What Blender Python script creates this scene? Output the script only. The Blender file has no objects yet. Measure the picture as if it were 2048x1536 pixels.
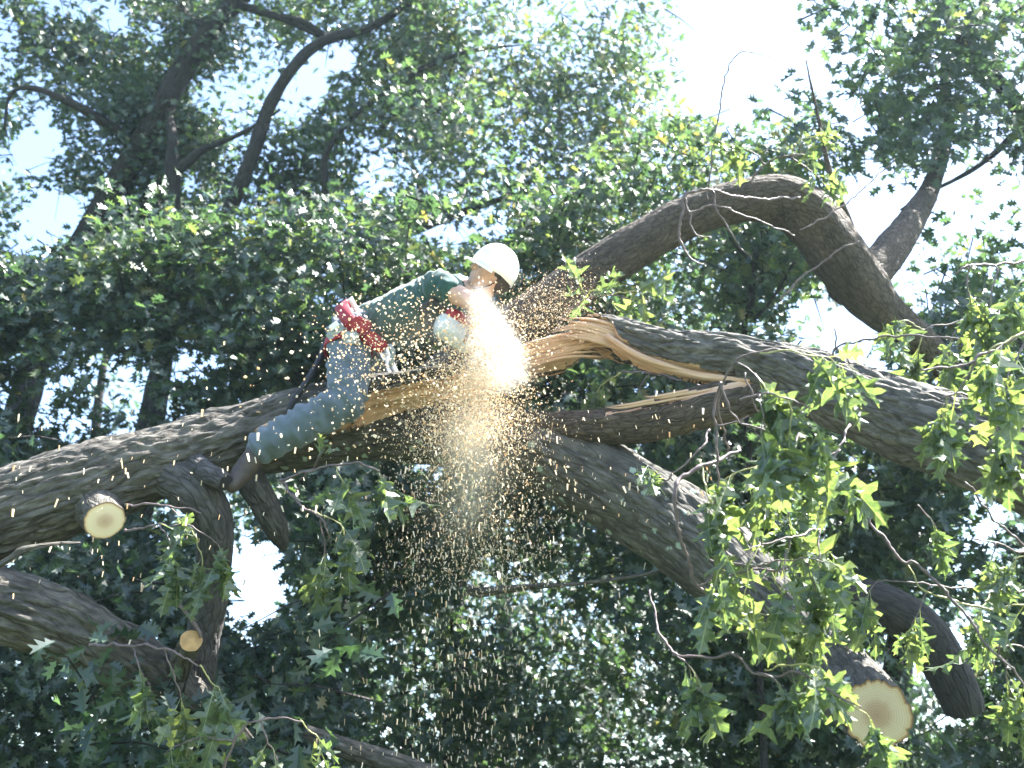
import bpy, bmesh, math, random
import numpy as np
from mathutils import Vector, Matrix, geometry
R = math.radians
rng = np.random.default_rng(11)
random.seed(11)
scene = bpy.context.scene
col = scene.collection

# ---------------------------------------------------------------- camera, sky, sun, exposure
PITCH = R(25.0)
F = 1967.0                                    # focal length in photo pixels (2048 wide)
CAM = np.array([0.0, 0.0, 1.6])
FW = np.array([0.0, math.cos(PITCH), math.sin(PITCH)])
RT = np.array([1.0, 0.0, 0.0])
UP = np.array([0.0, -math.sin(PITCH), math.cos(PITCH)])
cd = bpy.data.cameras.new('camera')
cam = bpy.data.objects.new('camera', cd)
col.objects.link(cam)
cam.location = CAM
cam.rotation_euler = (math.pi / 2 + PITCH, 0, 0)
cd.sensor_width = 36.0
cd.lens = 36.0 * F / 2048.0
cd.clip_end = 2000
cd.dof.use_dof = True
cd.dof.focus_distance = 4.3
cd.dof.aperture_fstop = 2.6
scene.camera = cam

SUN_EL, SUN_AZ = R(57), R(77)
w = bpy.data.worlds.new('World')
scene.world = w
w.use_nodes = True
nt = w.node_tree
sk = nt.nodes.new('ShaderNodeTexSky')
sk.sky_type = 'NISHITA'
sk.sun_disc = False
sk.sun_elevation = SUN_EL
sk.sun_rotation = SUN_AZ
sk.dust_density = 1.2
sk.air_density = 1.0
bg = nt.nodes['Background']
bg.inputs['Strength'].default_value = 0.085
nt.links.new(sk.outputs[0], bg.inputs[0])
sl = bpy.data.lights.new('sun', 'SUN')
sl.energy = 5.0
sl.angle = R(0.55)
sl.color = (1.0, 0.985, 0.945)
so = bpy.data.objects.new('sun', sl)
col.objects.link(so)
L = Vector((math.sin(SUN_AZ) * math.cos(SUN_EL), math.cos(SUN_AZ) * math.cos(SUN_EL), math.sin(SUN_EL)))
so.rotation_euler = L.to_track_quat('Z', 'Y').to_euler()
so.location = (0, 0, 30)
scene.view_settings.view_transform = 'Standard'
scene.view_settings.look = 'None'
scene.view_settings.gamma = 1
scene.view_settings.exposure = 3.0
scene.view_settings.use_curve_mapping = False
scene.cycles.use_denoising = True
scene.cycles.max_bounces = 8
scene.cycles.volume_bounces = 12
scene.cycles.transparent_max_bounces = 8
scene.cycles.sample_clamp_indirect = 8

# ---------------------------------------------------------------- helpers
def P(px, py, d):
    return CAM + d * (FW + RT * ((px - 1024) / F) + UP * ((768 - py) / F))

def proj(p):
    q = p - CAM
    d = q @ FW
    return 1024 + F * (q @ RT) / d, 768 - F * (q @ UP) / d

_perm = np.random.default_rng(5).permutation(512)
_perm = np.concatenate([_perm, _perm])
_grad = np.random.default_rng(6).normal(size=(512, 3))
_grad /= np.linalg.norm(_grad, axis=1)[:, None]

def noise(p, seed=0):
    p = np.asarray(p, float) + seed * 17.31
    i = np.floor(p).astype(int)
    f = p - i
    u = f * f * f * (f * (f * 6 - 15) + 10)
    i = i & 255
    out = 0
    for a in (0, 1):
        for b in (0, 1):
            for c in (0, 1):
                h = _perm[_perm[_perm[i[:, 0] + a] % 256 + i[:, 1] + b] % 256 + i[:, 2] + c]
                g = _grad[h]
                dt = g[:, 0] * (f[:, 0] - a) + g[:, 1] * (f[:, 1] - b) + g[:, 2] * (f[:, 2] - c)
                wt = (u[:, 0] if a else 1 - u[:, 0]) * (u[:, 1] if b else 1 - u[:, 1]) * (u[:, 2] if c else 1 - u[:, 2])
                out = out + wt * dt
    return out

def mesh_np(name, v, faces, smooth=True, attrs=None):
    """v (N,3); faces: list of (M,k) int arrays; attrs {name: (type, array)} on points."""
    me = bpy.data.meshes.new(name)
    v = np.ascontiguousarray(v, dtype=np.float32)
    me.vertices.add(len(v))
    me.vertices.foreach_set('co', v.ravel())
    faces = [np.asarray(f) for f in faces if len(f)]
    loops = np.concatenate([f.ravel() for f in faces]).astype(np.int32)
    sizes = np.concatenate([np.full(len(f), f.shape[1]) for f in faces]).astype(np.int32)
    me.loops.add(len(loops))
    me.loops.foreach_set('vertex_index', loops)
    me.polygons.add(len(sizes))
    starts = np.concatenate([[0], np.cumsum(sizes)[:-1]]).astype(np.int32)
    me.polygons.foreach_set('loop_start', starts)
    me.polygons.foreach_set('use_smooth', np.full(len(sizes), smooth))
    for k, (t, a) in (attrs or {}).items():
        at = me.attributes.new(k, t, 'POINT')
        at.data.foreach_set('value' if t == 'FLOAT' else 'vector', np.ascontiguousarray(a, dtype=np.float32).ravel())
    me.update(calc_edges=True)
    me.validate()
    return me

def obj(name, me, mat=None, parent=None, loc=None):
    o = bpy.data.objects.new(name, me)
    col.objects.link(o)
    if mat is not None and not me.materials:
        me.materials.append(mat)
    if loc is not None:
        o.location = loc
    if parent is not None:
        o.parent = parent
    return o

def tag(o, label=None, cat=None, group=None, kind=None):
    if label: o['label'] = label
    if cat: o['category'] = cat
    if group: o['group'] = group
    if kind: o['kind'] = kind
    return o

def empty(name, loc):
    o = bpy.data.objects.new(name, None)
    col.objects.link(o)
    o.location = loc
    o.empty_display_size = 0.2
    return o

def spline(c, n):
    """Catmull-Rom through rows of c, n samples evenly along the length."""
    c = np.asarray(c, float)
    e0 = 2 * c[0] - c[1]; e1 = 2 * c[-1] - c[-2]
    k = np.vstack([e0, c, e1])
    out = []
    for i in range(len(c) - 1):
        t = np.linspace(0, 1, 24, endpoint=False)[:, None]
        p0, p1, p2, p3 = k[i], k[i + 1], k[i + 2], k[i + 3]
        out.append(0.5 * (2 * p1 + (p2 - p0) * t + (2 * p0 - 5 * p1 + 4 * p2 - p3) * t ** 2 + (3 * p1 - p0 - 3 * p2 + p3) * t ** 3))
    out.append(c[-1:])
    q = np.vstack(out)
    s = np.concatenate([[0], np.cumsum(np.linalg.norm(np.diff(q[:, :3], axis=0), axis=1))])
    t = np.linspace(0, s[-1], n)
    return np.stack([np.interp(t, s, q[:, j]) for j in range(q.shape[1])], 1), t

def pxpath(rows):
    """rows (px, py, depth, radius px, extra...) -> rows (x, y, z, radius m, px, extra...)"""
    out = []
    for r in rows:
        p = P(r[0], r[1], r[2])
        out.append([*p, r[3] * r[2] / F, r[0], *r[4:]])
    return np.array(out)

def frames(q):
    t = np.gradient(q, axis=0)
    t /= np.linalg.norm(t, axis=1)[:, None]
    ref = np.array([0.13, -0.95, 0.21])
    n = ref - t[0] * (ref @ t[0]); n /= np.linalg.norm(n)
    N = [n]
    for i in range(1, len(q)):
        n = N[-1] - t[i] * (N[-1] @ t[i])
        N.append(n / np.linalg.norm(n))
    N = np.array(N)
    return t, N, np.cross(t, N)

def tube(rows, nu=48, step=0.02, amp=0.008, seed=0, cut=None, fur=0.035, low=0.10, worldrows=False):
    """A bark-covered limb. cut = (normal vector, s-values by photo x) marks torn wood.
    Returns verts, quads, is_wood per quad, bark coords, first ring, last ring."""
    c = np.asarray(rows, float) if worldrows else pxpath(rows)
    ln = np.linalg.norm(np.diff(c[:, :3], axis=0), axis=1).sum()
    nv = max(6, int(ln / step))
    q, s = spline(c, nv)
    T, N, B = frames(q[:, :3])
    th = np.linspace(0, 2 * math.pi, nu, endpoint=False)
    ct, st = np.cos(th)[None, :], np.sin(th)[None, :]
    r = q[:, 3][:, None]
    dirv = N[:, None, :] * ct[..., None] + B[:, None, :] * st[..., None]
    rr = np.repeat(r, nu, 1)
    rm = np.maximum(q[:, 3], 0.02)[:, None]
    bco = np.stack([ct * rm, st * rm, np.repeat(s[:, None], nu, 1)], -1)
    f3 = bco.reshape(-1, 3)
    n1 = noise(f3 / np.array([fur, fur, fur * 5.5]) + 0.6 * noise(f3 / 0.11, seed + 3)[:, None], seed)
    fr = np.clip(np.abs(n1) / 0.22, 0, 1)
    n2 = noise(f3 / np.array([fur * .4, fur * .4, fur * 1.3]), seed + 7)
    n3 = noise(f3 / np.array([.16, .16, .3]), seed + 9)
    disp = (amp * (fr - 1) + amp * 0.55 * n2).reshape(rr.shape) + low * rr * n3.reshape(rr.shape)
    if amp >= .007 and not worldrows:      # knots and old branch collars
        kr = np.random.default_rng(seed + 500)
        for _ in range(max(2, int(ln / .55))):
            k0, k1 = kr.uniform(0, ln), kr.uniform(0, 2 * math.pi)
            ks = kr.uniform(.03, .075)
            da = (th[None, :] - k1 + math.pi) % (2 * math.pi) - math.pi
            dk = np.sqrt((da * rm) ** 2 + ((s - k0)[:, None] * .75) ** 2) / ks
            disp = disp + ks * (.42 * np.exp(-dk ** 2) - .50 * np.exp(-(dk / .42) ** 2))
    wood = np.zeros(rr.shape, bool)
    rad = rr + disp
    off = dirv * rad[..., None]
    if cut is not None:
        nrm, xs, ss = cut
        nrm = np.asarray(nrm, float); nrm /= np.linalg.norm(nrm)
        # component basis: nrm made of camera-facing and down/up parts
        sv = np.interp(q[:, 4], xs, ss)
        sv = sv + 0.16 * noise(np.stack([s * 9, s * 0, s * 0 + seed], 1), 2) + 0.10 * noise(np.stack([s * 33, s * 0, s * 0], 1), 4)
        sv = np.clip(sv, -1, 1)
        a, b = 0.6, 0.8
        h = a * np.sqrt(1 - sv ** 2) + b * sv
        h = np.where(np.interp(q[:, 4], xs, ss) >= 0.999, 9, h)
        nl = nrm[None, :] - T * (T @ nrm)[:, None]
        nl /= np.linalg.norm(nl, axis=1)[:, None]
        dt = np.einsum('ijk,ik->ij', dirv, nl)
        grain = noise(f3 / np.array([.012, .012, .35]), seed + 21).reshape(rr.shape)
        grain2 = noise(f3 / np.array([.035, .035, .6]), seed + 22).reshape(rr.shape)
        hb = h[:, None] + 0.05 * grain
        wood = dt > hb
        tgt = (hb - 0.10 + 0.10 * grain + 0.22 * grain2) * r
        cur = np.einsum('ijk,ik->ij', off, nl)
        push = np.where(wood, np.minimum(0, tgt - cur), 0)
        off = off + push[..., None] * nl[:, None, :]
    V = q[:, None, :3] + off
    idx = np.arange(nv * nu).reshape(nv, nu)
    a_ = idx[:-1]; b_ = idx[1:]
    quads = np.stack([a_, np.roll(a_, -1, 1), np.roll(b_, -1, 1), b_], -1).reshape(-1, 4)
    wq = (wood[:-1] & wood[1:]).reshape(-1)
    return dict(v=V.reshape(-1, 3), f=quads, w=wq, bco=f3, nu=nu, nv=nv, q=q, s=s, T=T)

def limb(name, t, mat, org, parent=None, wood_name=None, wood_mat=None, capstart=True, capend=True):
    v = t['v'] - org
    f = t['f']
    attrs = {'bco': ('FLOAT_VECTOR', t['bco'])}
    caps = []
    nu = t['nu']; n = len(v)
    extra = []; eb = []
    if capstart:
        extra.append(v[:nu].mean(0)); eb.append([0, 0, 0])
        k = n + len(extra) - 1
        caps.append(np.array([[k, (i + 1) % nu, i] for i in range(nu)]))
    if capend:
        extra.append(v[-nu:].mean(0)); eb.append([0, 0, 9])
        k = n + len(extra) - 1
        b0 = n - nu
        caps.append(np.array([[k, b0 + i, b0 + (i + 1) % nu] for i in range(nu)]))
    vv = np.vstack([v, extra]) if extra else v
    bb = np.vstack([t['bco'], eb]) if extra else t['bco']
    attrs = {'bco': ('FLOAT_VECTOR', bb)}
    bark = f[~t['w']]
    o = obj(name, mesh_np(name, vv, [bark] + caps, True, attrs), mat, parent, None if parent else org)
    if wood_name and t['w'].any():
        wf = f[t['w']]
        used, inv = np.unique(wf.ravel(), return_inverse=True)
        me = mesh_np(wood_name, v[used], [inv.reshape(-1, 4)], True, {'bco': ('FLOAT_VECTOR', t['bco'][used])})
        obj(wood_name, me, wood_mat, o)
    return o

def cut_face(t, org, parent, mat, end=True, dome=0.006):
    nu = t['nu']
    ring = (t['v'][-nu:] if end else t['v'][:nu]) - org
    c = ring.mean(0)
    T = t['T'][-1] if end else -t['T'][0]
    vs, rad = [], []
    fr = [1.0, .95, .9, .75, .55, .35, .15]
    for k in fr:
        p = c + (ring - c) * k
        p = p + T * (0.002 + dome * (1 - k))
        vs.append(p); rad += [k] * nu
    vs.append((c + T * (0.002 + dome))[None]); rad.append(0)
    V = np.vstack(vs)
    idx = np.arange(len(fr) * nu).reshape(len(fr), nu)
    q = np.stack([idx[:-1], np.roll(idx[:-1], -1, 1), np.roll(idx[1:], -1, 1), idx[1:]], -1).reshape(-1, 4)
    k = len(V) - 1
    b = idx[-1]
    tr = np.array([[b[i], b[(i + 1) % nu], k] for i in range(nu)])
    if not end:
        q = q[:, ::-1]; tr = tr[:, ::-1]
    return obj('cut_face', mesh_np('cut_face', V, [q, tr], True, {'rad': ('FLOAT', np.array(rad)), 'bco': ('FLOAT_VECTOR', V)}), mat, parent)

# ---------------------------------------------------------------- materials
def mat_new(name):
    m = bpy.data.materials.new(name)
    m.use_nodes = True
    return m, m.node_tree.nodes, m.node_tree.links, m.node_tree.nodes['Principled BSDF']

def ramp(n, pts):
    r = n.new('ShaderNodeValToRGB')
    e = r.color_ramp.elements
    while len(e) < len(pts): e.new(0.5)
    for el, (p, c) in zip(e, pts):
        el.position = p; el.color = (*c, 1)
    return r

def tex(n, l, src, kind='ShaderNodeTexNoise', scale=(1, 1, 1), **kw):
    mp = n.new('ShaderNodeMapping'); mp.inputs['Scale'].default_value = scale
    l.new(src, mp.inputs['Vector'])
    t = n.new(kind)
    l.new(mp.outputs[0], t.inputs['Vector'])
    for k, v in kw.items():
        t.inputs[k].default_value = v
    return t

def bark_mat(name, dark, mid, light, lichen=0.0, rough=0.85, plate=(17, 3.2)):
    m, n, l, b = mat_new(name)
    at = n.new('ShaderNodeAttribute'); at.attribute_name = 'bco'
    v = at.outputs['Vector']
    t1 = tex(n, l, v, scale=(38, 38, 13), Detail=8, Roughness=.7, Scale=1)
    wn = tex(n, l, v, scale=(14, 14, 5), Detail=3, Scale=1)
    wa = n.new('ShaderNodeVectorMath'); wa.operation = 'SCALE'; l.new(wn.outputs['Color'], wa.inputs[0]); wa.inputs['Scale'].default_value = .11
    wb = n.new('ShaderNodeVectorMath'); l.new(v, wb.inputs[0]); l.new(wa.outputs[0], wb.inputs[1])
    vo = tex(n, l, wb.outputs[0], 'ShaderNodeTexVoronoi', scale=(plate[0], plate[0], plate[1]), Scale=1, Randomness=1)
    vo.feature = 'DISTANCE_TO_EDGE'
    cr_ = n.new('ShaderNodeMapRange'); l.new(vo.outputs['Distance'], cr_.inputs[0]); cr_.inputs[1].default_value = 0; cr_.inputs[2].default_value = .20
    r1 = ramp(n, [(.28, dark), (.5, mid), (.74, light)])
    l.new(t1.outputs['Fac'], r1.inputs[0])
    t2 = tex(n, l, v, scale=(5, 5, 3), Detail=4, Scale=1)
    mx = n.new('ShaderNodeMix'); mx.data_type = 'RGBA'; mx.blend_type = 'MULTIPLY'
    mx.inputs['Factor'].default_value = .55
    r2 = ramp(n, [(.3, (.45, .43, .41)), (.7, (1.35, 1.3, 1.22))])
    l.new(t2.outputs['Fac'], r2.inputs[0])
    l.new(r1.outputs[0], mx.inputs['A']); l.new(r2.outputs[0], mx.inputs['B'])
    m3 = n.new('ShaderNodeMix'); m3.data_type = 'RGBA'; m3.blend_type = 'MULTIPLY'; m3.inputs['Factor'].default_value = .6
    rc = ramp(n, [(0, (.30, .27, .25)), (.55, (1, 1, 1))]); l.new(cr_.outputs[0], rc.inputs[0])
    l.new(mx.outputs['Result'], m3.inputs['A']); l.new(rc.outputs[0], m3.inputs['B'])
    out = m3.outputs['Result']
    if lichen > 0:
        t3 = tex(n, l, v, 'ShaderNodeTexVoronoi', scale=(9, 9, 8), Scale=1, Randomness=1)
        tn = tex(n, l, v, scale=(60, 60, 60), Scale=1, Detail=3)
        md = n.new('ShaderNodeMath'); md.operation = 'MULTIPLY_ADD'
        l.new(tn.outputs['Fac'], md.inputs[0]); md.inputs[1].default_value = .25
        l.new(t3.outputs['Distance'], md.inputs[2])
        r3 = ramp(n, [(.22 + lichen * .1, (1, 1, 1)), (.27 + lichen * .1, (0, 0, 0))])
        l.new(md.outputs[0], r3.inputs[0])
        m2 = n.new('ShaderNodeMix'); m2.data_type = 'RGBA'
        l.new(r3.outputs[0], m2.inputs['Factor'])
        l.new(out, m2.inputs['A']); m2.inputs['B'].default_value = (.30, .36, .30, 1)
        out = m2.outputs['Result']
    l.new(out, b.inputs['Base Color'])
    b.inputs['Roughness'].default_value = rough
    b.inputs['Specular IOR Level'].default_value = .3
    bp = n.new('ShaderNodeBump'); bp.inputs['Strength'].default_value = .9; bp.inputs['Distance'].default_value = .012
    tb = tex(n, l, v, scale=(75, 75, 26), Detail=6, Roughness=.7, Scale=1)
    hm = n.new('ShaderNodeMath'); hm.operation = 'MULTIPLY_ADD'
    l.new(cr_.outputs[0], hm.inputs[0]); hm.inputs[1].default_value = .9; l.new(tb.outputs['Fac'], hm.inputs[2])
    l.new(hm.outputs[0], bp.inputs['Height'])
    l.new(bp.outputs[0], b.inputs['Normal'])
    return m

BARK = bark_mat('bark_grey', (.040, .036, .031), (.105, .096, .084), (.215, .203, .184))
BARK_L = bark_mat('bark_lichen', (.038, .035, .031), (.098, .091, .080), (.18, .173, .157), lichen=.5)
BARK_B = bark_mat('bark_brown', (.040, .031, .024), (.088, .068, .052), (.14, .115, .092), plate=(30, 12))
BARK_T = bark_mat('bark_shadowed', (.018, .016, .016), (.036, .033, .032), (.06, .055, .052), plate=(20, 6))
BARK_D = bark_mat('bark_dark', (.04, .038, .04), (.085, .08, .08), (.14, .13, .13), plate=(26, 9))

def wood_mat():
    m, n, l, b = mat_new('torn_wood')
    at = n.new('ShaderNodeAttribute'); at.attribute_name = 'bco'
    v = at.outputs['Vector']
    t1 = tex(n, l, v, scale=(70, 70, 3.2), Detail=7, Roughness=.6, Scale=1)
    r1 = ramp(n, [(.22, (.32, .17, .10)), (.36, (.50, .33, .22)), (.6, (.60, .43, .31)), (.8, (.66, .51, .39))])
    l.new(t1.outputs['Fac'], r1.inputs[0])
    t2 = tex(n, l, v, scale=(11, 11, 1.6), Detail=4, Scale=1)
    r2 = ramp(n, [(.33, (.34, .20, .12)), (.40, (.80, .62, .48)), (.6, (1.05, 1.0, .96))])
    l.new(t2.outputs['Fac'], r2.inputs[0])
    mx = n.new('ShaderNodeMix'); mx.data_type = 'RGBA'; mx.blend_type = 'MULTIPLY'; mx.inputs['Factor'].default_value = .8
    l.new(r1.outputs[0], mx.inputs['A']); l.new(r2.outputs[0], mx.inputs['B'])
    l.new(mx.outputs['Result'], b.inputs['Base Color'])
    b.inputs['Roughness'].default_value = .7
    bp = n.new('ShaderNodeBump'); bp.inputs['Strength'].default_value = .8; bp.inputs['Distance'].default_value = .008
    l.new(t1.outputs['Fac'], bp.inputs['Height']); l.new(bp.outputs[0], b.inputs['Normal'])
    return m
WOOD = wood_mat()

def cut_mat(k=1.0):
    m, n, l, b = mat_new('cut_wood')
    at = n.new('ShaderNodeAttribute'); at.attribute_name = 'rad'
    ab = n.new('ShaderNodeAttribute'); ab.attribute_name = 'bco'
    tn = tex(n, l, ab.outputs['Vector'], scale=(14, 14, 14), Detail=4, Scale=1)
    md = n.new('ShaderNodeMath'); md.operation = 'MULTIPLY_ADD'
    l.new(tn.outputs['Fac'], md.inputs[0]); md.inputs[1].default_value = .05
    l.new(at.outputs['Fac'], md.inputs[2])
    r = ramp(n, [(0, (.36, .23, .15)), (.34, (.46, .32, .21)), (.5, (.57, .44, .30)), (.78, (.60, .48, .33)), (.93, (.56, .42, .25)), (.97, (.38, .22, .10)), (1, (.20, .12, .07))])
    for e_ in r.color_ramp.elements:
        e_.color = (*[min(.85, c * k + .08 * (k - 1)) for c in e_.color[:3]], 1)
    l.new(md.outputs[0], r.inputs[0])
    # growth rings
    sn = n.new('ShaderNodeMath'); sn.operation = 'MULTIPLY'; l.new(md.outputs[0], sn.inputs[0]); sn.inputs[1].default_value = 85
    s2 = n.new('ShaderNodeMath'); s2.operation = 'SINE'; l.new(sn.outputs[0], s2.inputs[0])
    r2 = ramp(n, [(0, (.82, .78, .72)), (1, (1.05, 1.05, 1.05))])
    mr = n.new('ShaderNodeMapRange'); mr.inputs[1].default_value = -1; l.new(s2.outputs[0], mr.inputs[0]); l.new(mr.outputs[0], r2.inputs[0])
    mx = n.new('ShaderNodeMix'); mx.data_type = 'RGBA'; mx.blend_type = 'MULTIPLY'; mx.inputs['Factor'].default_value = .7
    l.new(r.outputs[0], mx.inputs['A']); l.new(r2.outputs[0], mx.inputs['B'])
    l.new(mx.outputs['Result'], b.inputs['Base Color'])
    b.inputs['Roughness'].default_value = .75
    return m
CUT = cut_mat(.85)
CUT_PALE = cut_mat(1.35)  # paler copy of the cut wood, brightness lifted in colour for the shaded stub

def leaf_mat(name, pts, attr=True, trans=.45, rough=.34, spec=.6):
    m, n, l, b = mat_new(name)
    if attr:
        at = n.new('ShaderNodeAttribute'); at.attribute_name = 'lv'
        src = at.outputs['Fac']
    else:
        oi = n.new('ShaderNodeObjectInfo'); src = oi.outputs['Random']
    r = ramp(n, pts)
    l.new(src, r.inputs[0])
    l.new(r.outputs[0], b.inputs['Base Color'])
    b.inputs['Roughness'].default_value = rough
    b.inputs['Specular IOR Level'].default_value = spec
    tr = n.new('ShaderNodeBsdfTranslucent')
    hs = n.new('ShaderNodeMix'); hs.data_type = 'RGBA'; hs.blend_type = 'MULTIPLY'; hs.inputs['Factor'].default_value = 1
    l.new(r.outputs[0], hs.inputs['A']); hs.inputs['B'].default_value = (2.3, 2.3, 1.0, 1)
    l.new(hs.outputs['Result'], tr.inputs['Color'])
    ms = n.new('ShaderNodeMixShader'); ms.inputs[0].default_value = trans
    l.new(b.outputs[0], ms.inputs[1]); l.new(tr.outputs[0], ms.inputs[2])
    l.new(ms.outputs[0], n['Material Output'].inputs['Surface'])
    return m
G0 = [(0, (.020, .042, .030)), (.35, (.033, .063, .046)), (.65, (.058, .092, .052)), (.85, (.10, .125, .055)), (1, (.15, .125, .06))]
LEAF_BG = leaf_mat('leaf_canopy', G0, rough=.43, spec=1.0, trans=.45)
LEAF_FG = leaf_mat('leaf_oak', [(0, (.05, .082, .052)), (.5, (.075, .112, .065)), (1, (.11, .142, .078))], attr=False, trans=.45, rough=.4, spec=1.0)
def add_veins(m):
    n, l = m.node_tree.nodes, m.node_tree.links
    rp = [x for x in n if x.type == 'VALTORGB'][0]
    tc = n.new('ShaderNodeTexCoord'); sp = n.new('ShaderNodeSeparateXYZ'); l.new(tc.outputs['Object'], sp.inputs[0])
    def mth(op, a, b=None, c=None):
        x = n.new('ShaderNodeMath'); x.operation = op
        for i, v in enumerate((a, b, c)):
            if v is None: continue
            if isinstance(v, (int, float)): x.inputs[i].default_value = v
            else: l.new(v, x.inputs[i])
        return x.outputs[0]
    ab = mth('ABSOLUTE', sp.outputs['X'])
    mid = mth('LESS_THAN', ab, .012)
    side = mth('GREATER_THAN', mth('SINE', mth('MULTIPLY', mth('MULTIPLY_ADD', ab, -.75, sp.outputs['Y']), 44.0)), .965)
    v = mth('MAXIMUM', mid, mth('MULTIPLY', side, .55))
    mx = n.new('ShaderNodeMix'); mx.data_type = 'RGBA'
    l.new(mth('MULTIPLY', v, .65), mx.inputs['Factor'])
    mx.inputs['B'].default_value = (.24, .27, .12, 1)
    tn = tex(n, l, tc.outputs['Object'], scale=(5, 5, 5), Scale=1, Detail=3)
    rr = ramp(n, [(.35, (.8, .85, .8)), (.7, (1.2, 1.1, 1.05))]); l.new(tn.outputs['Fac'], rr.inputs[0])
    m2 = n.new('ShaderNodeMix'); m2.data_type = 'RGBA'; m2.blend_type = 'MULTIPLY'; m2.inputs['Factor'].default_value = 1
    tg = [lk.to_socket for lk in l if lk.from_socket == rp.outputs[0]]
    l.new(rp.outputs[0], m2.inputs['A']); l.new(rr.outputs[0], m2.inputs['B']); l.new(m2.outputs['Result'], mx.inputs['A'])
    for t_ in tg: l.new(mx.outputs['Result'], t_)
add_veins(LEAF_FG)

def plain(name, c, rough=.6, var=.25, scale=30, metal=0, spec=.5, bump=0, sheen=0):
    m, n, l, b = mat_new(name)
    tc = n.new('ShaderNodeTexCoord')
    t = tex(n, l, tc.outputs['Object'], scale=(scale,) * 3, Scale=1, Detail=5)
    lo = tuple(max(0, x * (1 - var)) for x in c); hi = tuple(min(1, x * (1 + var)) for x in c)
    r = ramp(n, [(.3, lo), (.7, hi)])
    l.new(t.outputs['Fac'], r.inputs[0]); l.new(r.outputs[0], b.inputs['Base Color'])
    b.inputs['Roughness'].default_value = rough
    b.inputs['Metallic'].default_value = metal
    b.inputs['Specular IOR Level'].default_value = spec
    b.inputs['Sheen Weight'].default_value = sheen
    if bump:
        bp = n.new('ShaderNodeBump'); bp.inputs['Strength'].default_value = bump; bp.inputs['Distance'].default_value = .004
        t2 = tex(n, l, tc.outputs['Object'], scale=(scale * 8,) * 3, Scale=1, Detail=3)
        l.new(t2.outputs['Fac'], bp.inputs['Height']); l.new(bp.outputs[0], b.inputs['Normal'])
    return m
SKIN = plain('skin', (.50, .30, .22), .5, .12, 40)
SHIRT = plain('shirt_green', (.009, .055, .045), .85, .25, 25, bump=.4, sheen=.3)
JEANS = plain('jeans_grey', (.08, .105, .128), .85, .2, 14, bump=.6, sheen=.2)
BOOT = plain('boot_leather', (.05, .034, .026), .6, .3, 30)
RED = plain('red_webbing', (.26, .012, .022), .6, .25, 40)
GREY = plain('grey_webbing', (.28, .30, .31), .7, .2, 40)
BLACK = plain('black_strap', (.015, .015, .017), .7, .3, 40)
WHITE = plain('white_plastic', (.80, .81, .82), .3, .03, 12)
CREAM = plain('white_rope', (.78, .75, .70), .8, .06, 90, bump=.5)
STEEL = plain('steel', (.55, .56, .57), .35, .1, 60, metal=1)
GLOVE = plain('glove_white', (.62, .60, .56), .8, .15, 60)
HAIR = plain('hair_dark', (.035, .025, .02), .6, .3, 120)
TWIG = plain('twig_bark', (.12, .085, .083), .6, .35, 35, spec=.5)
TWIG_G = plain('twig_green', (.28, .26, .10), .55, .3, 35)

def chip_mat():
    m, n, l, b = mat_new('sawdust')
    at = n.new('ShaderNodeAttribute'); at.attribute_name = 'lv'
    r = ramp(n, [(0, (.66, .46, .27)), (.35, (.80, .66, .46)), (1, (.90, .83, .70))])
    l.new(at.outputs['Fac'], r.inputs[0]); l.new(r.outputs[0], b.inputs['Base Color'])
    b.inputs['Roughness'].default_value = .8
    tr = n.new('ShaderNodeBsdfTranslucent'); l.new(r.outputs[0], tr.inputs['Color'])
    ms = n.new('ShaderNodeMixShader'); ms.inputs[0].default_value = .5
    l.new(b.outputs[0], ms.inputs[1]); l.new(tr.outputs[0], ms.inputs[2])
    l.new(ms.outputs[0], n['Material Output'].inputs['Surface'])
    return m
CHIP = chip_mat()

# ---------------------------------------------------------------- ground
m, n, l, b = mat_new('ground_grass')
tc = n.new('ShaderNodeTexCoord')
t = tex(n, l, tc.outputs['Object'], scale=(2, 2, 2), Scale=1, Detail=9, Roughness=.7)
r = ramp(n, [(.3, (.02, .03, .012)), (.55, (.045, .07, .02)), (.8, (.09, .085, .045))])
l.new(t.outputs['Fac'], r.inputs[0]); l.new(r.outputs[0], b.inputs['Base Color']); b.inputs['Roughness'].default_value = .9
GR = m
k = 61
gx = np.linspace(-1, 1, k); gx = np.sign(gx) * np.abs(gx) ** 2.2 * 600
X, Y = np.meshgrid(gx, gx)
Z = 0.25 * noise(np.stack([X.ravel() / 9, Y.ravel() / 9, X.ravel() * 0], 1))
idx = np.arange(k * k).reshape(k, k)
q = np.stack([idx[:-1, :-1], idx[:-1, 1:], idx[1:, 1:], idx[1:, :-1]], -1).reshape(-1, 4)
tag(obj('ground', mesh_np('ground', np.stack([X.ravel(), Y.ravel(), Z - .1], 1), [q]), GR), 'rough grassy ground under the trees', None, None, 'structure')

# ---------------------------------------------------------------- the limbs of the big oak
CAMV = -FW
DOWN = -UP
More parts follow.
